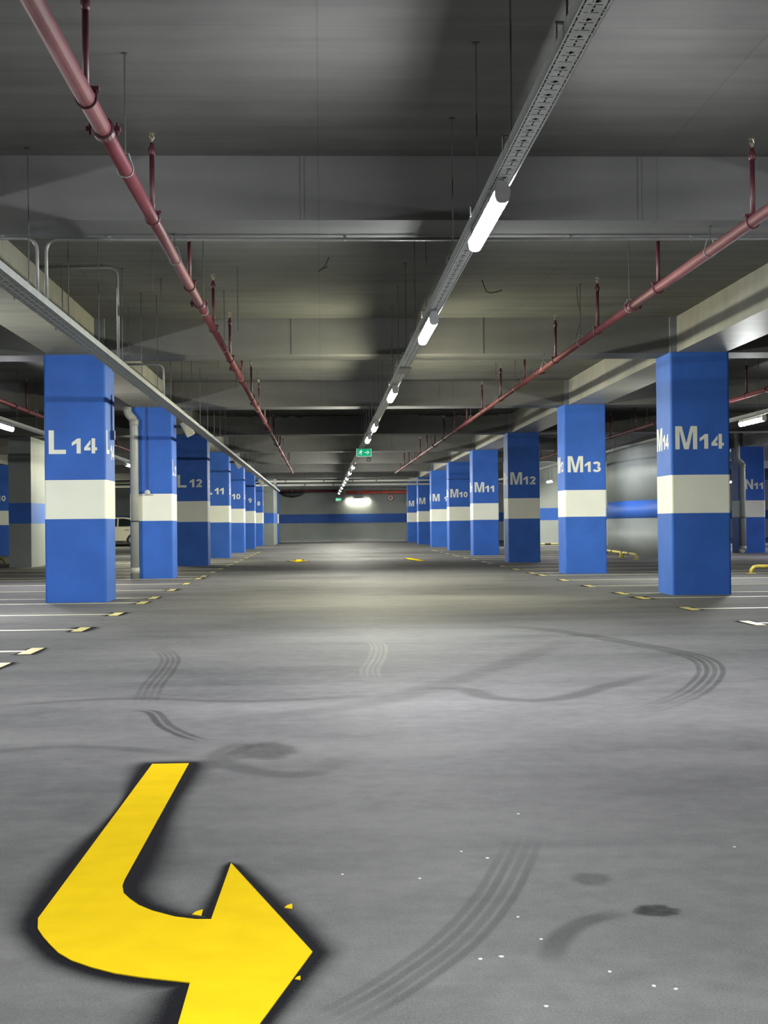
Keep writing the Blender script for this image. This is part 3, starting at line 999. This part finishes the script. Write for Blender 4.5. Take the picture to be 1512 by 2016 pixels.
# ------------------------------------------------------------------ signs
def exit_sign(x, y, z, wd, hh, label, arrow=True):
    t = thing('exit_sign', (x, y, z), label, 'sign', 'green exit signs')
    h = wd / 2
    box(x - h, x + h, y, y + 0.05, z - hh / 2, z + hh / 2).build('housing', M['signframe'], t)
    e = 0.006
    box(x - h + e, x + h - e, y - 0.003, y, z - hh / 2 + e, z + hh / 2 - e).build('green_face', M['signgreen'], t)
    yf = y - 0.0045

    def poly(pts, nm='pictogram'):
        MB().face([(x + p[0] * hh, yf, z + p[1] * hh) for p in pts]).build(nm, M['signwhite'], t)
    # running figure
    m = MB()

    def add(pts):
        m.face([(x + (p[0] - 0.45) * hh, yf, z + p[1] * hh) for p in pts])
    add(ell(0.12, 0.27, 0.06, 0.06, 0, 330, 11))
    for pth, wdt in (([(0.10, 0.18), (0.02, -0.02)], 0.13), ([(0.02, -0.02), (0.14, -0.12), (0.10, -0.32)], 0.075), ([(0.02, -0.02), (-0.10, -0.14), (-0.24, -0.18)], 0.075),
                     ([(0.10, 0.15), (0.24, 0.06), (0.30, 0.12)], 0.06), ([(0.08, 0.15), (-0.10, 0.13), (-0.16, 0.02)], 0.06)):
        for q in ribbon(pth, wdt):
            add(q)
    m.build('running_figure', M['signwhite'], t)
    if arrow:
        poly([(0.10, 0.05), (0.42, 0.05), (0.42, -0.05), (0.10, -0.05)][::-1], 'arrow_shaft')
        poly([(0.36, 0.22), (0.46, 0.22), (0.68, 0.0), (0.46, -0.22), (0.36, -0.22), (0.54, 0.0)], 'arrow_head')
    for s in (-1, 1):
        a = MB().box(x + s * h - 0.004, x + s * h + 0.004, y - 0.004, y, z - hh / 2, z + hh / 2)
        a.build('light_edge', M['signwhite'], t)
    MB().box(x - h, x + h, y - 0.004, y, z - hh / 2 - 0.003, z - hh / 2 + 0.004).build('light_edge', M['signwhite'], t)
    for s in (-1, 1):
        MB().cyl((x + s * 0.035, y + 0.02, z + hh / 2), (x + s * 0.035, y + 0.02, TRAY_Z), 0.004, 6).build('hanger_rod', M['galvdark'], t)
    return t


exit_sign(0.945, 30.6, 2.555, 0.32, 0.175, 'green lit exit sign with running figure and arrow under the middle tray')
exit_sign(0.90, 73.4, 2.31, 0.27, 0.15, 'tiny distant exit sign below the last lamps', arrow=True)
p = (1.07, 31.2, 2.42)
o = MB().lathe(p, [(0.02, -0.05), (0.05, -0.03), (0.06, 0.0), (0.06, 0.05)], 14).build('dome_camera', M['dome'], loc=p, smooth=True)
tag(o, 'pale dome camera hanging just behind the green exit sign', 'camera')
MB().cyl((p[0], p[1], p[2] + 0.05), (p[0] - 0.12, p[1], TRAY_Z), 0.008, 6).build('drop_rod', M['galvdark'], o)


def round_sign(x, y, z, r):
    t = thing('round_sign', (x, y, z), 'round white no-right-turn sign with dark ring on the end wall', 'sign')

    def disc(rr, y0, y1, mat, nm):
        MB().prism(ell(x, z, rr, rr, 0, 345, 23), y0, y1, 'y').build(nm, mat, t)
    disc(r, y, y + 0.02, M['signred'], 'ring')
    disc(r * 0.78, y - 0.004, y, M['signface'], 'face')
    m = MB()
    for q in ribbon([(-0.22, -0.45), (-0.22, 0.05), (-0.12, 0.2), (0.1, 0.22)], 0.2):
        m.face([(x + p[0] * r, y - 0.006, z + p[1] * r) for p in q])
    m.face([(x + p[0] * r, y - 0.006, z + p[1] * r) for p in ((0.1, 0.0), (0.45, 0.22), (0.1, 0.45))])
    m.build('turn_arrow', M['cable'], t)
    m = MB()
    for q in ribbon([(-0.55, 0.55), (0.55, -0.55)], 0.12):
        m.face([(x + p[0] * r, y - 0.008, z + p[1] * r) for p in q])
    m.build('slash', M['signred'], t)
    MB().cyl((x, y + 0.03, z), (x, y + 0.03, ZS), 0.012, 6).build('drop_rod', M['galvdark'], t)


round_sign(3.82, 76.9, 2.425, 0.19)

# ------------------------------------------------------------------ services in front of the end wall
def service_pipe(p0, p1, r, mat, label, name='service_pipe', collars=()):
    t = thing(name, p0, label, 'pipe')
    MB().cyl(p0, p1, r, 14).build('pipe_run', M[mat], t, smooth=True)
    v0, v1 = Vector(p0), Vector(p1)
    for s in collars:
        c = v0.lerp(v1, s)
        d = (v1 - v0).normalized() * 0.03
        MB().cyl(tuple(c - d), tuple(c + d), r * 1.25, 14).build('collar', M['galv'], t, smooth=True)
        MB().cyl((c.x, c.y, c.z + r), (c.x, c.y, ZS), 0.006, 6).build('hanger_rod', M['galvdark'], t)
    return t


service_pipe((-10, 64.0, 2.99), (12, 64.0, 2.99), 0.045, 'whitepipe', 'upper white pipe crossing the far end of the lane', collars=(0.38, 0.46, 0.52, 0.57))
service_pipe((-10, 64.7, 2.835), (12, 64.7, 2.835), 0.05, 'whitepipe', 'lower white pipe crossing the far end of the lane', collars=(0.36, 0.42, 0.48))
service_pipe((1.35, 76.2, 2.735), (9.0, 76.2, 2.735), 0.085, 'mainred', 'bright red main pipe in front of the end wall', collars=(0.09, 0.25, 0.33))
service_pipe((-6.0, 76.4, 2.83), (1.1, 76.4, 2.83), 0.085, 'red', 'dull red main pipe above the black duct', collars=(0.3, 0.62))
service_pipe((0.5, 75.6, 2.97), (4.7, 75.6, 2.97), 0.03, 'galv', 'thin steel pipe with fittings above the bright red main', collars=(0.1, 0.25, 0.4, 0.55, 0.68, 0.8, 0.92))
o = MB().tube([(-2.25, 75.5, 2.75), (-2.0, 75.5, 2.66), (-1.6, 75.5, 2.62), (-1.2, 75.5, 2.66), (-0.9, 75.5, 2.75)], [0.06, 0.14, 0.17, 0.14, 0.06], 14).build('flexible_duct', M['duct'], loc=(-1.6, 75.5, 2.6), smooth=True)
tag(o, 'sagging black flexible duct below the dull red main', 'duct')
for x in (-2.1, -1.05):
    MB().cyl((x, 75.5, 2.72), (x, 75.5, ZS), 0.01, 6).build('hanger_strap', M['galvdark'], o)


# ------------------------------------------------------------------ drainpipes
def drainpipe(x, y, top, r, label, elbow=-0.5, foot=0):
    t = thing('drain_pipe', (x, y, 0), label, 'pipe', 'grey drainpipes on columns')
    path = [(x, y, 0.10 if foot else 0.0), (x, y, top - 0.12), (x + elbow * 0.15, y, top - 0.05), (x + elbow * 0.85, y, top + 0.04), (x + elbow, y, top + 0.10), (x + elbow, y, ZB if not foot else ZS)]
    MB().tube(path, r, 16).build('pipe_run', M['pipegrey'], t, smooth=True)
    for z in (1.07, top - 0.16):
        MB().cyl((x, y, z - 0.012), (x, y, z + 0.012), r + 0.006, 16).build('strap', M['bracket'], t, smooth=True)
    for z in (0.16, top - 0.11):
        MB().cyl((x, y, z - 0.06), (x, y, z + 0.05), r + 0.010, 16).build('socket', M['pipegrey'], t, smooth=True)
    if foot:
        MB().tube([(x, y, 0.22), (x, y, 0.12), (x - 0.05, y - 0.02, 0.06), (x - 0.17, y - 0.06, 0.03)], r, 14).build('foot_elbow', M['pipegrey'], t, smooth=True)
    return t


drainpipe(XL - CW + 0.10, Y14 + BAY - 0.09, 3.02, 0.075, 'grey drainpipe standing in front of column L13', elbow=-0.12)
drainpipe(XN + 0.08, 41.3 - 0.10, 2.75, 0.085, 'grey drainpipe on column N11 with an elbow foot', elbow=-0.16, foot=1)


# ------------------------------------------------------------------ floor markings
def flat(poly, name, mat, z=0.002, loc=None, parent=None):
    return MB().prism(poly, -0.004 if parent is None else 0.0005, z).build(name, mat, parent, loc=loc)


def resample(poly, step):
    out = []
    n = len(poly)
    for k in range(n):
        a, b = Vector(poly[k]), Vector(poly[(k + 1) % n])
        m = max(1, int((b - a).length / step))
        for q in range(m):
            out.append(a.lerp(b, q / m))
    return out


def overspray(poly, parent, width, seed, z=0.001):
    """soft black halo of spray paint around an outline"""
    rnd = random.Random(seed)
    P = resample(poly, 0.03)
    n = len(P)
    area = sum(P[k].x * P[(k + 1) % n].y - P[(k + 1) % n].x * P[k].y for k in range(n))
    sg = 1 if area > 0 else -1
    nor = []
    for k in range(n):
        t = (P[(k + 2) % n] - P[k - 2]).normalized()
        nor.append(Vector((t.y, -t.x)) * sg)
    ph = [rnd.uniform(0, 6.28) for _ in range(4)]
    wd = [width * (1.0 + 0.38 * math.sin(k * 0.11 + ph[0]) + 0.34 * math.sin(k * 0.043 + ph[1])) for k in range(n)]
    rings = [(-0.2, 0.85), (0.0, 0.8), (0.2, 0.66), (0.45, 0.42), (0.75, 0.20), (1.1, 0.07), (1.5, 0.0)]
    mb = MB()
    for j, (s, c) in enumerate(rings):
        for k in range(n):
            p = P[k] + nor[k] * wd[k] * s
            mb.c[len(mb.v)] = c
            mb.v.append((p.x, p.y, z - 0.0001 * j))
    for j in range(len(rings) - 1):
        for k in range(n):
            k2 = (k + 1) % n
            q = (j * n + k, j * n + k2, (j + 1) * n + k2, (j + 1) * n + k)
            mb.f.append(q if sg < 0 else q[::-1])
    return mb.build('black_overspray', M['spray'], parent)


ARROW = [(-0.697, 5.70), (-0.709, 3.48), (-0.692, 3.392), (-0.666, 3.324), (-0.635, 3.255), (-0.606, 3.195), (-0.567, 3.137), (-0.515, 3.085), (-0.459, 3.041), (-0.40, 3.01), (-0.287, 2.965),
         (-0.287, 2.00), (-0.03, 3.158), (-0.268, 4.004), (-0.28, 3.437), (-0.318, 3.44), (-0.371, 3.466), (-0.434, 3.525), (-0.475, 3.58), (-0.505, 3.64), (-0.530, 3.70), (-0.545, 3.78), (-0.548, 3.85), (-0.549, 5.70)]
a = flat(ARROW, 'turn_arrow', M['yellow'], 0.0035, loc=(-0.4, 3.6, 0))
tag(a, 'large yellow painted turn arrow with black overspray on the near floor', 'road marking')
overspray(ARROW, a, 0.064, 3)
for (x, y, s) in ((-0.319, 3.50, 0.012), (-0.093, 3.54, 0.010), (-0.06, 2.98, 0.006)):
    flat([(x - s, y - s), (x + s, y - s * 2.2), (x + s * 0.9, y + s * 2.5), (x - s * 0.4, y + s)], 'paint_spot', M['yellow'], 0.0025, parent=a)
# two small arrows far down the lane
A2 = [(-0.72, 39.2), (-0.72, 38.0), (-0.90, 38.0), (-0.64, 36.6), (-0.38, 38.0), (-0.56, 38.0), (-0.56, 39.2)]
a = flat(A2, 'lane_arrow', M['yellow'], 0.003, loc=(-0.64, 38, 0))
tag(a, 'small far yellow arrow on the L side of the lane', 'road marking', 'far lane arrows')
overspray(A2, a, 0.10, 5)
A3 = [(2.34, 39.4), (2.36, 38.4), (2.44, 37.4), (2.52, 36.4), (2.70, 36.4), (2.66, 37.4), (2.60, 38.4), (2.52, 39.4)]
a = flat(A3, 'lane_arrow', M['yellow'], 0.003, loc=(2.5, 38, 0))
tag(a, 'small far yellow curved stroke on the M side of the lane', 'road marking', 'far lane arrows')
overspray(A3, a, 0.06, 6)


def bay_lines(side):
    k = 0
    for n in range(-2, 5):
        for d in (-0.26, 0.94, 3.20, 5.46):
            y = Y14 + BAY * n + d + (0.0 if side < 0 else -0.31)
            if y < (9.0 if side < 0 else 12.0) or y > 52:
                continue
            xe = -2.285 if side < 0 else 4.06
            o0, o1 = (xe - 5.0, xe) if side < 0 else (xe, xe + 5.0)
            nm = 'L' if side < 0 else 'M'
            if k < 12:
                lab = 'pale bay line with a yellow end block on the %s side, %s from the camera' % (nm, ORD[k])
            else:
                lab = 'distant thin bay line on the %s side of the lane beyond column %s12' % (nm, nm)
            lm = MB()
            yc0 = Y14 + BAY * n
            spans = [(o0, o1)]
            if yc0 - 0.05 < y < yc0 + CW + 0.05:
                spans = [(o0, XL - CW - 0.01), (XL + 0.01, o1)] if side < 0 else [(o0, XR - 0.01), (XR + CW + 0.01, o1)]
            for (u, v) in spans:
                lm.box(u, v, y - 0.05, y + 0.05, -0.004, 0.002)
            o = lm.build('bay_line', M['line'], loc=(xe, y, 0))
            tag(o, lab, 'road marking', ('bay lines on the %s side' % nm) if k < 12 else ('distant bay lines on the %s side' % nm))
            P = [(xe - 0.05, y - 0.27), (xe + 0.05, y - 0.27), (xe + 0.05, y + 0.27), (xe - 0.05, y + 0.27)]
            flat(P, 'end_block', M['tick'], 0.003, parent=o)
            if k < 10:
                overspray(P, o, 0.06, 20 + k)
            k += 1


bay_lines(-1)
bay_lines(1)


# tyre marks and stains are part of the floor
def strip_mark(path, width, stripes, mat, cover, fade=2):
    P = [Vector(p) for p in path]
    # smooth the path (Catmull-Rom)
    Q = []
    for k in range(len(P) - 1):
        p0, p1, p2, p3 = P[max(0, k - 1)], P[k], P[k + 1], P[min(len(P) - 1, k + 2)]
        for q in range(8):
            t = q / 8
            Q.append(0.5 * ((2 * p1) + (p2 - p0) * t + (2 * p0 - 5 * p1 + 4 * p2 - p3) * t * t + (3 * p1 - p0 - 3 * p2 + p3) * t ** 3))
    Q.append(P[-1])
    n = len(Q)
    mb = MB()
    sw = width / (stripes * 1.5)
    for s in range(stripes):
        off = (s - (stripes - 1) / 2) * (width / max(1, stripes))
        rows = []
        for k in range(n):
            t = (Q[min(n - 1, k + 1)] - Q[max(0, k - 1)]).normalized()
            nn = Vector((-t.y, t.x))
            f = min(1, k / (n * 0.22), (n - 1 - k) / (n * 0.22))
            row = []
            for (w_, c) in ((-0.6, 0), (-0.25, 1), (0.25, 1), (0.6, 0)):
                p = Q[k] + nn * (off + w_ * sw * (1.2 if stripes > 1 else 1.5))
                mb.c[len(mb.v)] = c * cover * f * (1.0 if s % 2 == 0 else 0.8)
                row.append(len(mb.v))
                mb.v.append((p.x, p.y, 0.0006))
            rows.append(row)
        for k in range(n - 1):
            for q in range(3):
                mb.f.append((rows[k][q], rows[k][q + 1], rows[k + 1][q + 1], rows[k + 1][q]))
    return mb.build('tyre_mark' if mat != 'stain' else 'floor_stain', M[mat], floor)


SK_A = [(-0.003, 2.707), (0.08, 2.819), (0.171, 2.97), (0.306, 3.232), (0.431, 3.573), (0.534, 3.941), (0.622, 4.289)]
strip_mark(SK_A, 0.13, 4, 'rubber', 0.22)
SK_B = [(1.569, 6.96), (1.981, 7.593), (2.268, 8.22), (2.51, 8.912), (2.643, 9.569), (2.633, 10.147), (2.468, 10.917), (2.244, 11.872), (1.894, 12.761), (1.319, 13.606)]
strip_mark(SK_B, 0.20, 4, 'rubber', 0.30)
strip_mark([(-1.022, 7.404), (-0.891, 7.309), (-0.77, 6.817), (-0.638, 6.475), (-0.53, 6.297)], 0.10, 2, 'rubber', 0.36)
strip_mark([(-0.976, 7.67), (-1.037, 8.521), (-1.06, 9.41), (-1.124, 10.314), (-1.336, 11.337)], 0.16, 4, 'rubber', 0.18)
strip_mark([(0.311, 8.617), (0.312, 9.284), (0.391, 10.089), (0.442, 11.054), (0.39, 11.912)], 0.15, 4, 'scuff', 0.20)
strip_mark([(0.365, 8.082), (0.638, 8.172), (0.837, 8.071), (0.915, 7.726), (1.143, 7.541), (1.361, 7.671), (1.607, 8.047), (1.959, 8.537), (2.482, 9.175)], 0.16, 1, 'rubber', 0.22)
strip_mark([(-0.6, 6.9), (0.3, 7.6), (1.2, 9.4), (2.3, 12.0)], 0.25, 1, 'rubber', 0.12)
strip_mark([(0.487, 3.031), (0.54, 3.214), (0.626, 3.351), (0.742, 3.43)], 0.07, 1, 'rubber', 0.28)
strip_mark([(-0.177, 6.318), (-0.372, 6.122), (-0.441, 5.862), (-0.353, 5.6), (-0.153, 5.418), (-0.035, 5.462), (0.135, 5.932)], 0.14, 1, 'rubber', 0.18)
strip_mark([(-2.0, 7.5), (-1.2, 7.9), (-0.4, 7.7), (0.4, 7.9)], 0.12, 1, 'rubber', 0.18)
strip_mark([(-1.6, 6.0), (-1.1, 6.2), (-0.5, 5.9)], 0.12, 1, 'rubber', 0.16)


def blot(cx, cy, rx, ry, cover, seed):
    rnd = random.Random(seed)
    mb = MB()
    n = 28
    rad = [1 + rnd.uniform(-0.12, 0.12) for _ in range(n)]
    mb.v.append((cx, cy, 0.0007)); mb.c[0] = cover
    for (s, c) in ((0.75, 1.0), (1.0, 0.6), (1.25, 0.0)):
        for k in range(n):
            a = 2 * PI * k / n
            mb.c[len(mb.v)] = c * cover
            mb.v.append((cx + rx * rad[k] * s * math.cos(a), cy + ry * rad[k] * s * math.sin(a), 0.0007))
    for k in range(n):
        k2 = (k + 1) % n
        mb.f.append((0, 1 + k, 1 + k2))
        for j in range(2):
            mb.f.append((1 + j * n + k, 1 + (j + 1) * n + k, 1 + (j + 1) * n + k2, 1 + j * n + k2))
    mb.build('floor_stain', M['stain'], floor)


blot(0.821, 3.433, 0.05, 0.05, 0.6, 2)
blot(-0.25, 6.0, 0.13, 0.2, 0.28, 4)
blot(0.72, 3.75, 0.05, 0.06, 0.22, 5)

# white paint chips
FL = [(0.643, 4.605), (0.402, 4.094), (0.468, 4.007), (0.258, 3.794), (0.049, 3.855), (0.342, 3.082), (0.391, 3.096), (0.472, 3.403), (0.499, 3.217), (0.609, 2.974), (0.681, 2.876), (0.722, 2.854), (0.439, 2.772), (1.213, 4.081)]
for k, (x, y) in enumerate(FL):
    rnd = random.Random(k)
    n = 6
    s = 0.0042 * rnd.uniform(0.75, 1.2)
    pts = [(x + s * rnd.uniform(0.7, 1.3) * math.cos(q * PI / 3) * 1.1, y + s * rnd.uniform(0.7, 1.3) * math.sin(q * PI / 3)) for q in range(n)]
    o = MB().prism(pts, 0, 0.0022).build('paint_chip', M['fleck'], loc=(x, y, 0))
    tag(o, 'tiny white paint chip lying on the bare near floor', 'paint chip', 'white chips on the near floor')


# ------------------------------------------------------------------ yellow wheel stop rails
def rail(p0, p1, label, h=0.13, r=0.035):
    t = thing('wheel_stop_rail', (p0[0], p0[1], 0), label, 'wheel stop', 'yellow wheel stop rails')
    a, b = Vector((p0[0], p0[1], 0)), Vector((p1[0], p1[1], 0))
    d = (b - a).normalized()
    up = Vector((0, 0, 1))
    path = [a, a + up * h * 0.55 + d * 0.01, a + up * h * 0.9 + d * 0.05, a + up * h + d * 0.12, b + up * h - d * 0.12, b + up * h * 0.9 - d * 0.05, b + up * h * 0.55 - d * 0.01, b]
    MB().tube([tuple(q) for q in path], r, 10).build('rail_tube', M['stop'], t, smooth=True)
    for e in (a, b):
        MB().box(e.x - 0.07, e.x + 0.07, e.y - 0.07, e.y + 0.07, 0, 0.012).build('foot_plate', M['stop'], t)
    m = (a + b) / 2 + up * h
    MB().cyl(tuple(m - d * 0.12), tuple(m + d * 0.12), r * 1.08, 10).build('dark_band', M['stopband'], t, smooth=True)


rail((7.86, 25.2), (9.7, 25.2), 'yellow wheel stop rail on the floor beside column M14 at the edge')
rail((8.02, 35.2), (8.23, 37.8), 'yellow wheel stop rail at the curved wall, nearer piece')
rail((8.25, 38.1), (8.42, 41.2), 'yellow wheel stop rail at the curved wall beside column M13')
rail((7.8, 54.2), (9.9, 54.2), 'yellow wheel stop rail seen between columns M12 and M13')
rail((-9.6, 38.2), (-8.6, 38.2), 'yellow wheel stop rail beside the grey wall end')


# ------------------------------------------------------------------ parked car (side on, rear towards the lane)
def car(xr, y0, label):
    """xr: rear bumper (towards +X), y0: near flank"""
    t = thing('parked_car', (xr - 2.1, y0 + 0.85, 0), label, 'car')
    Wd = 1.72

    def sect(profile, inset):
        return [(xr - p[0], y0 + inset, p[1]) for p in profile]
    # body side outline: distance from rear, height
    body = [(0.02, 0.30), (0.0, 0.55), (0.05, 0.86), (0.16, 0.98), (1.2, 0.96), (2.9, 0.90), (3.6, 0.82), (4.05, 0.70), (4.15, 0.50), (4.12, 0.25),
            (3.78, 0.22), (3.74, 0.40), (3.62, 0.56), (3.42, 0.63), (3.22, 0.56), (3.10, 0.40), (3.06, 0.20), (1.06, 0.20), (1.02, 0.40), (0.90, 0.56), (0.70, 0.63), (0.50, 0.56), (0.38, 0.40), (0.34, 0.24)]
    mb = MB()
    k = len(body)
    lay = [(0.06, 1.0), (0.0, 1.0), (Wd, 1.0), (Wd - 0.06, 1.0)]
    A = sect(body, 0.0)
    B = sect(body, Wd)
    i = len(mb.v)
    mb.v += A + B
    for a in range(k):
        b = (a + 1) % k
        mb.f.append((i + a, i + b, i + k + b, i + k + a))
    mb.f.append(tuple(i + a for a in reversed(range(k))))
    mb.f.append(tuple(i + k + a for a in range(k)))
    mb.build('body', M['carpaint'], t)
    # cabin with tumblehome
    lo = [(0.10, 0.95), (3.0, 0.88)]
    hi = [(0.62, 1.36), (1.1, 1.45), (1.9, 1.46), (2.2, 1.42)]
    outl = [lo[0], lo[1], hi[3], hi[2], hi[1], hi[0]]
    ins = [0.03, 0.03, 0.22, 0.24, 0.24, 0.20]
    c = MB()
    n = len(outl)
    c.v += [(xr - p[0], y0 + s, p[1]) for p, s in zip(outl, ins)] + [(xr - p[0], y0 + Wd - s, p[1]) for p, s in zip(outl, ins)]
    for a in range(n):
        b = (a + 1) % n
        c.f.append((a, b, n + b, n + a))
    c.f.append(tuple(reversed(range(n))))
    c.f.append(tuple(range(n, 2 * n)))
    c.build('cabin', M['carpaint'], t)

    def side(pts, nm, mat, out=0.035):
        def yy(z): return y0 + 0.03 + (z - 0.93) / (1.43 - 0.93) * 0.20
        for s in (0, 1):
            P = [(xr - p[0], (yy(p[1]) - out) if s == 0 else (y0 + Wd - (yy(p[1]) - y0) + out), p[1]) for p in pts]
            MB().face(P if s == 0 else P[::-1]).build(nm, mat, t)
    side([(0.52, 1.00), (1.42, 0.99), (1.42, 1.38), (1.15, 1.385), (0.78, 1.31)], 'rear_window', M['carglass'])
    side([(1.50, 0.99), (2.66, 0.97), (2.2, 1.34), (1.9, 1.385), (1.50, 1.385)], 'front_window', M['carglass'])
    MB().face([(xr - 0.16, y0 + 0.15, 1.0), (xr - 0.16, y0 + Wd - 0.15, 1.0), (xr - 0.56, y0 + Wd - 0.25, 1.34), (xr - 0.56, y0 + 0.25, 1.34)]).build('tailgate_window', M['carglass'], t)
    MB().face([(xr - 2.94, y0 + Wd - 0.12, 0.92), (xr - 2.94, y0 + 0.12, 0.92), (xr - 2.26, y0 + 0.25, 1.40), (xr - 2.26, y0 + Wd - 0.25, 1.40)]).build('windscreen', M['carglass'], t)
    for x in (1.0, 2.05):
        MB().box(xr - x - 0.10, xr - x + 0.10, y0 - 0.03, y0, 0.80, 0.825).build('door_handle', M['chrome'], t)
    MB().box(xr - 3.0, xr - 1.15, y0 - 0.008, y0, 0.50, 0.53).build('side_moulding', M['carpaint'], t)
    MB().box(xr - 3.04, xr - 1.08, y0 - 0.006, y0 + 0.05, 0.19, 0.28).build('sill', M['chrome'], t)
    for x in (1.46,):
        MB().box(xr - x - 0.004, xr - x + 0.004, y0 - 0.002, y0, 0.28, 0.97).build('door_gap', M['chrome'], t)
    for x in (0.70, 3.42):
        for yv, s in ((y0 + 0.02, 1), (y0 + Wd - 0.20, 1)):
            wv = MB().cyl((xr - x, yv, 0.31), (xr - x, yv + 0.18, 0.31), 0.31, 24).build('wheel', M['rubberblack'], t, smooth=True)
            MB().cyl((xr - x, yv - 0.006, 0.31), (xr - x, yv + 0.02, 0.31), 0.20, 20).build('rim', M['alloy'], wv)
    MB().box(xr - 0.10, xr + 0.012, y0 + 0.05, y0 + 0.30, 0.72, 0.90).build('tail_light', M['taillight'], t)
    MB().box(xr - 0.10, xr + 0.012, y0 + Wd - 0.30, y0 + Wd - 0.05, 0.72, 0.90).build('tail_light', M['taillight'], t)
    MB().box(xr - 4.16, xr - 4.02, y0 + 0.06, y0 + 0.40, 0.58, 0.72).build('headlight', M['dome'], t)
    MB().box(xr - 4.16, xr - 4.02, y0 + Wd - 0.40, y0 + Wd - 0.06, 0.58, 0.72).build('headlight', M['dome'], t)


car(-8.72, 70.0, 'white hatchback parked side-on, glimpsed between columns L14 and L13')
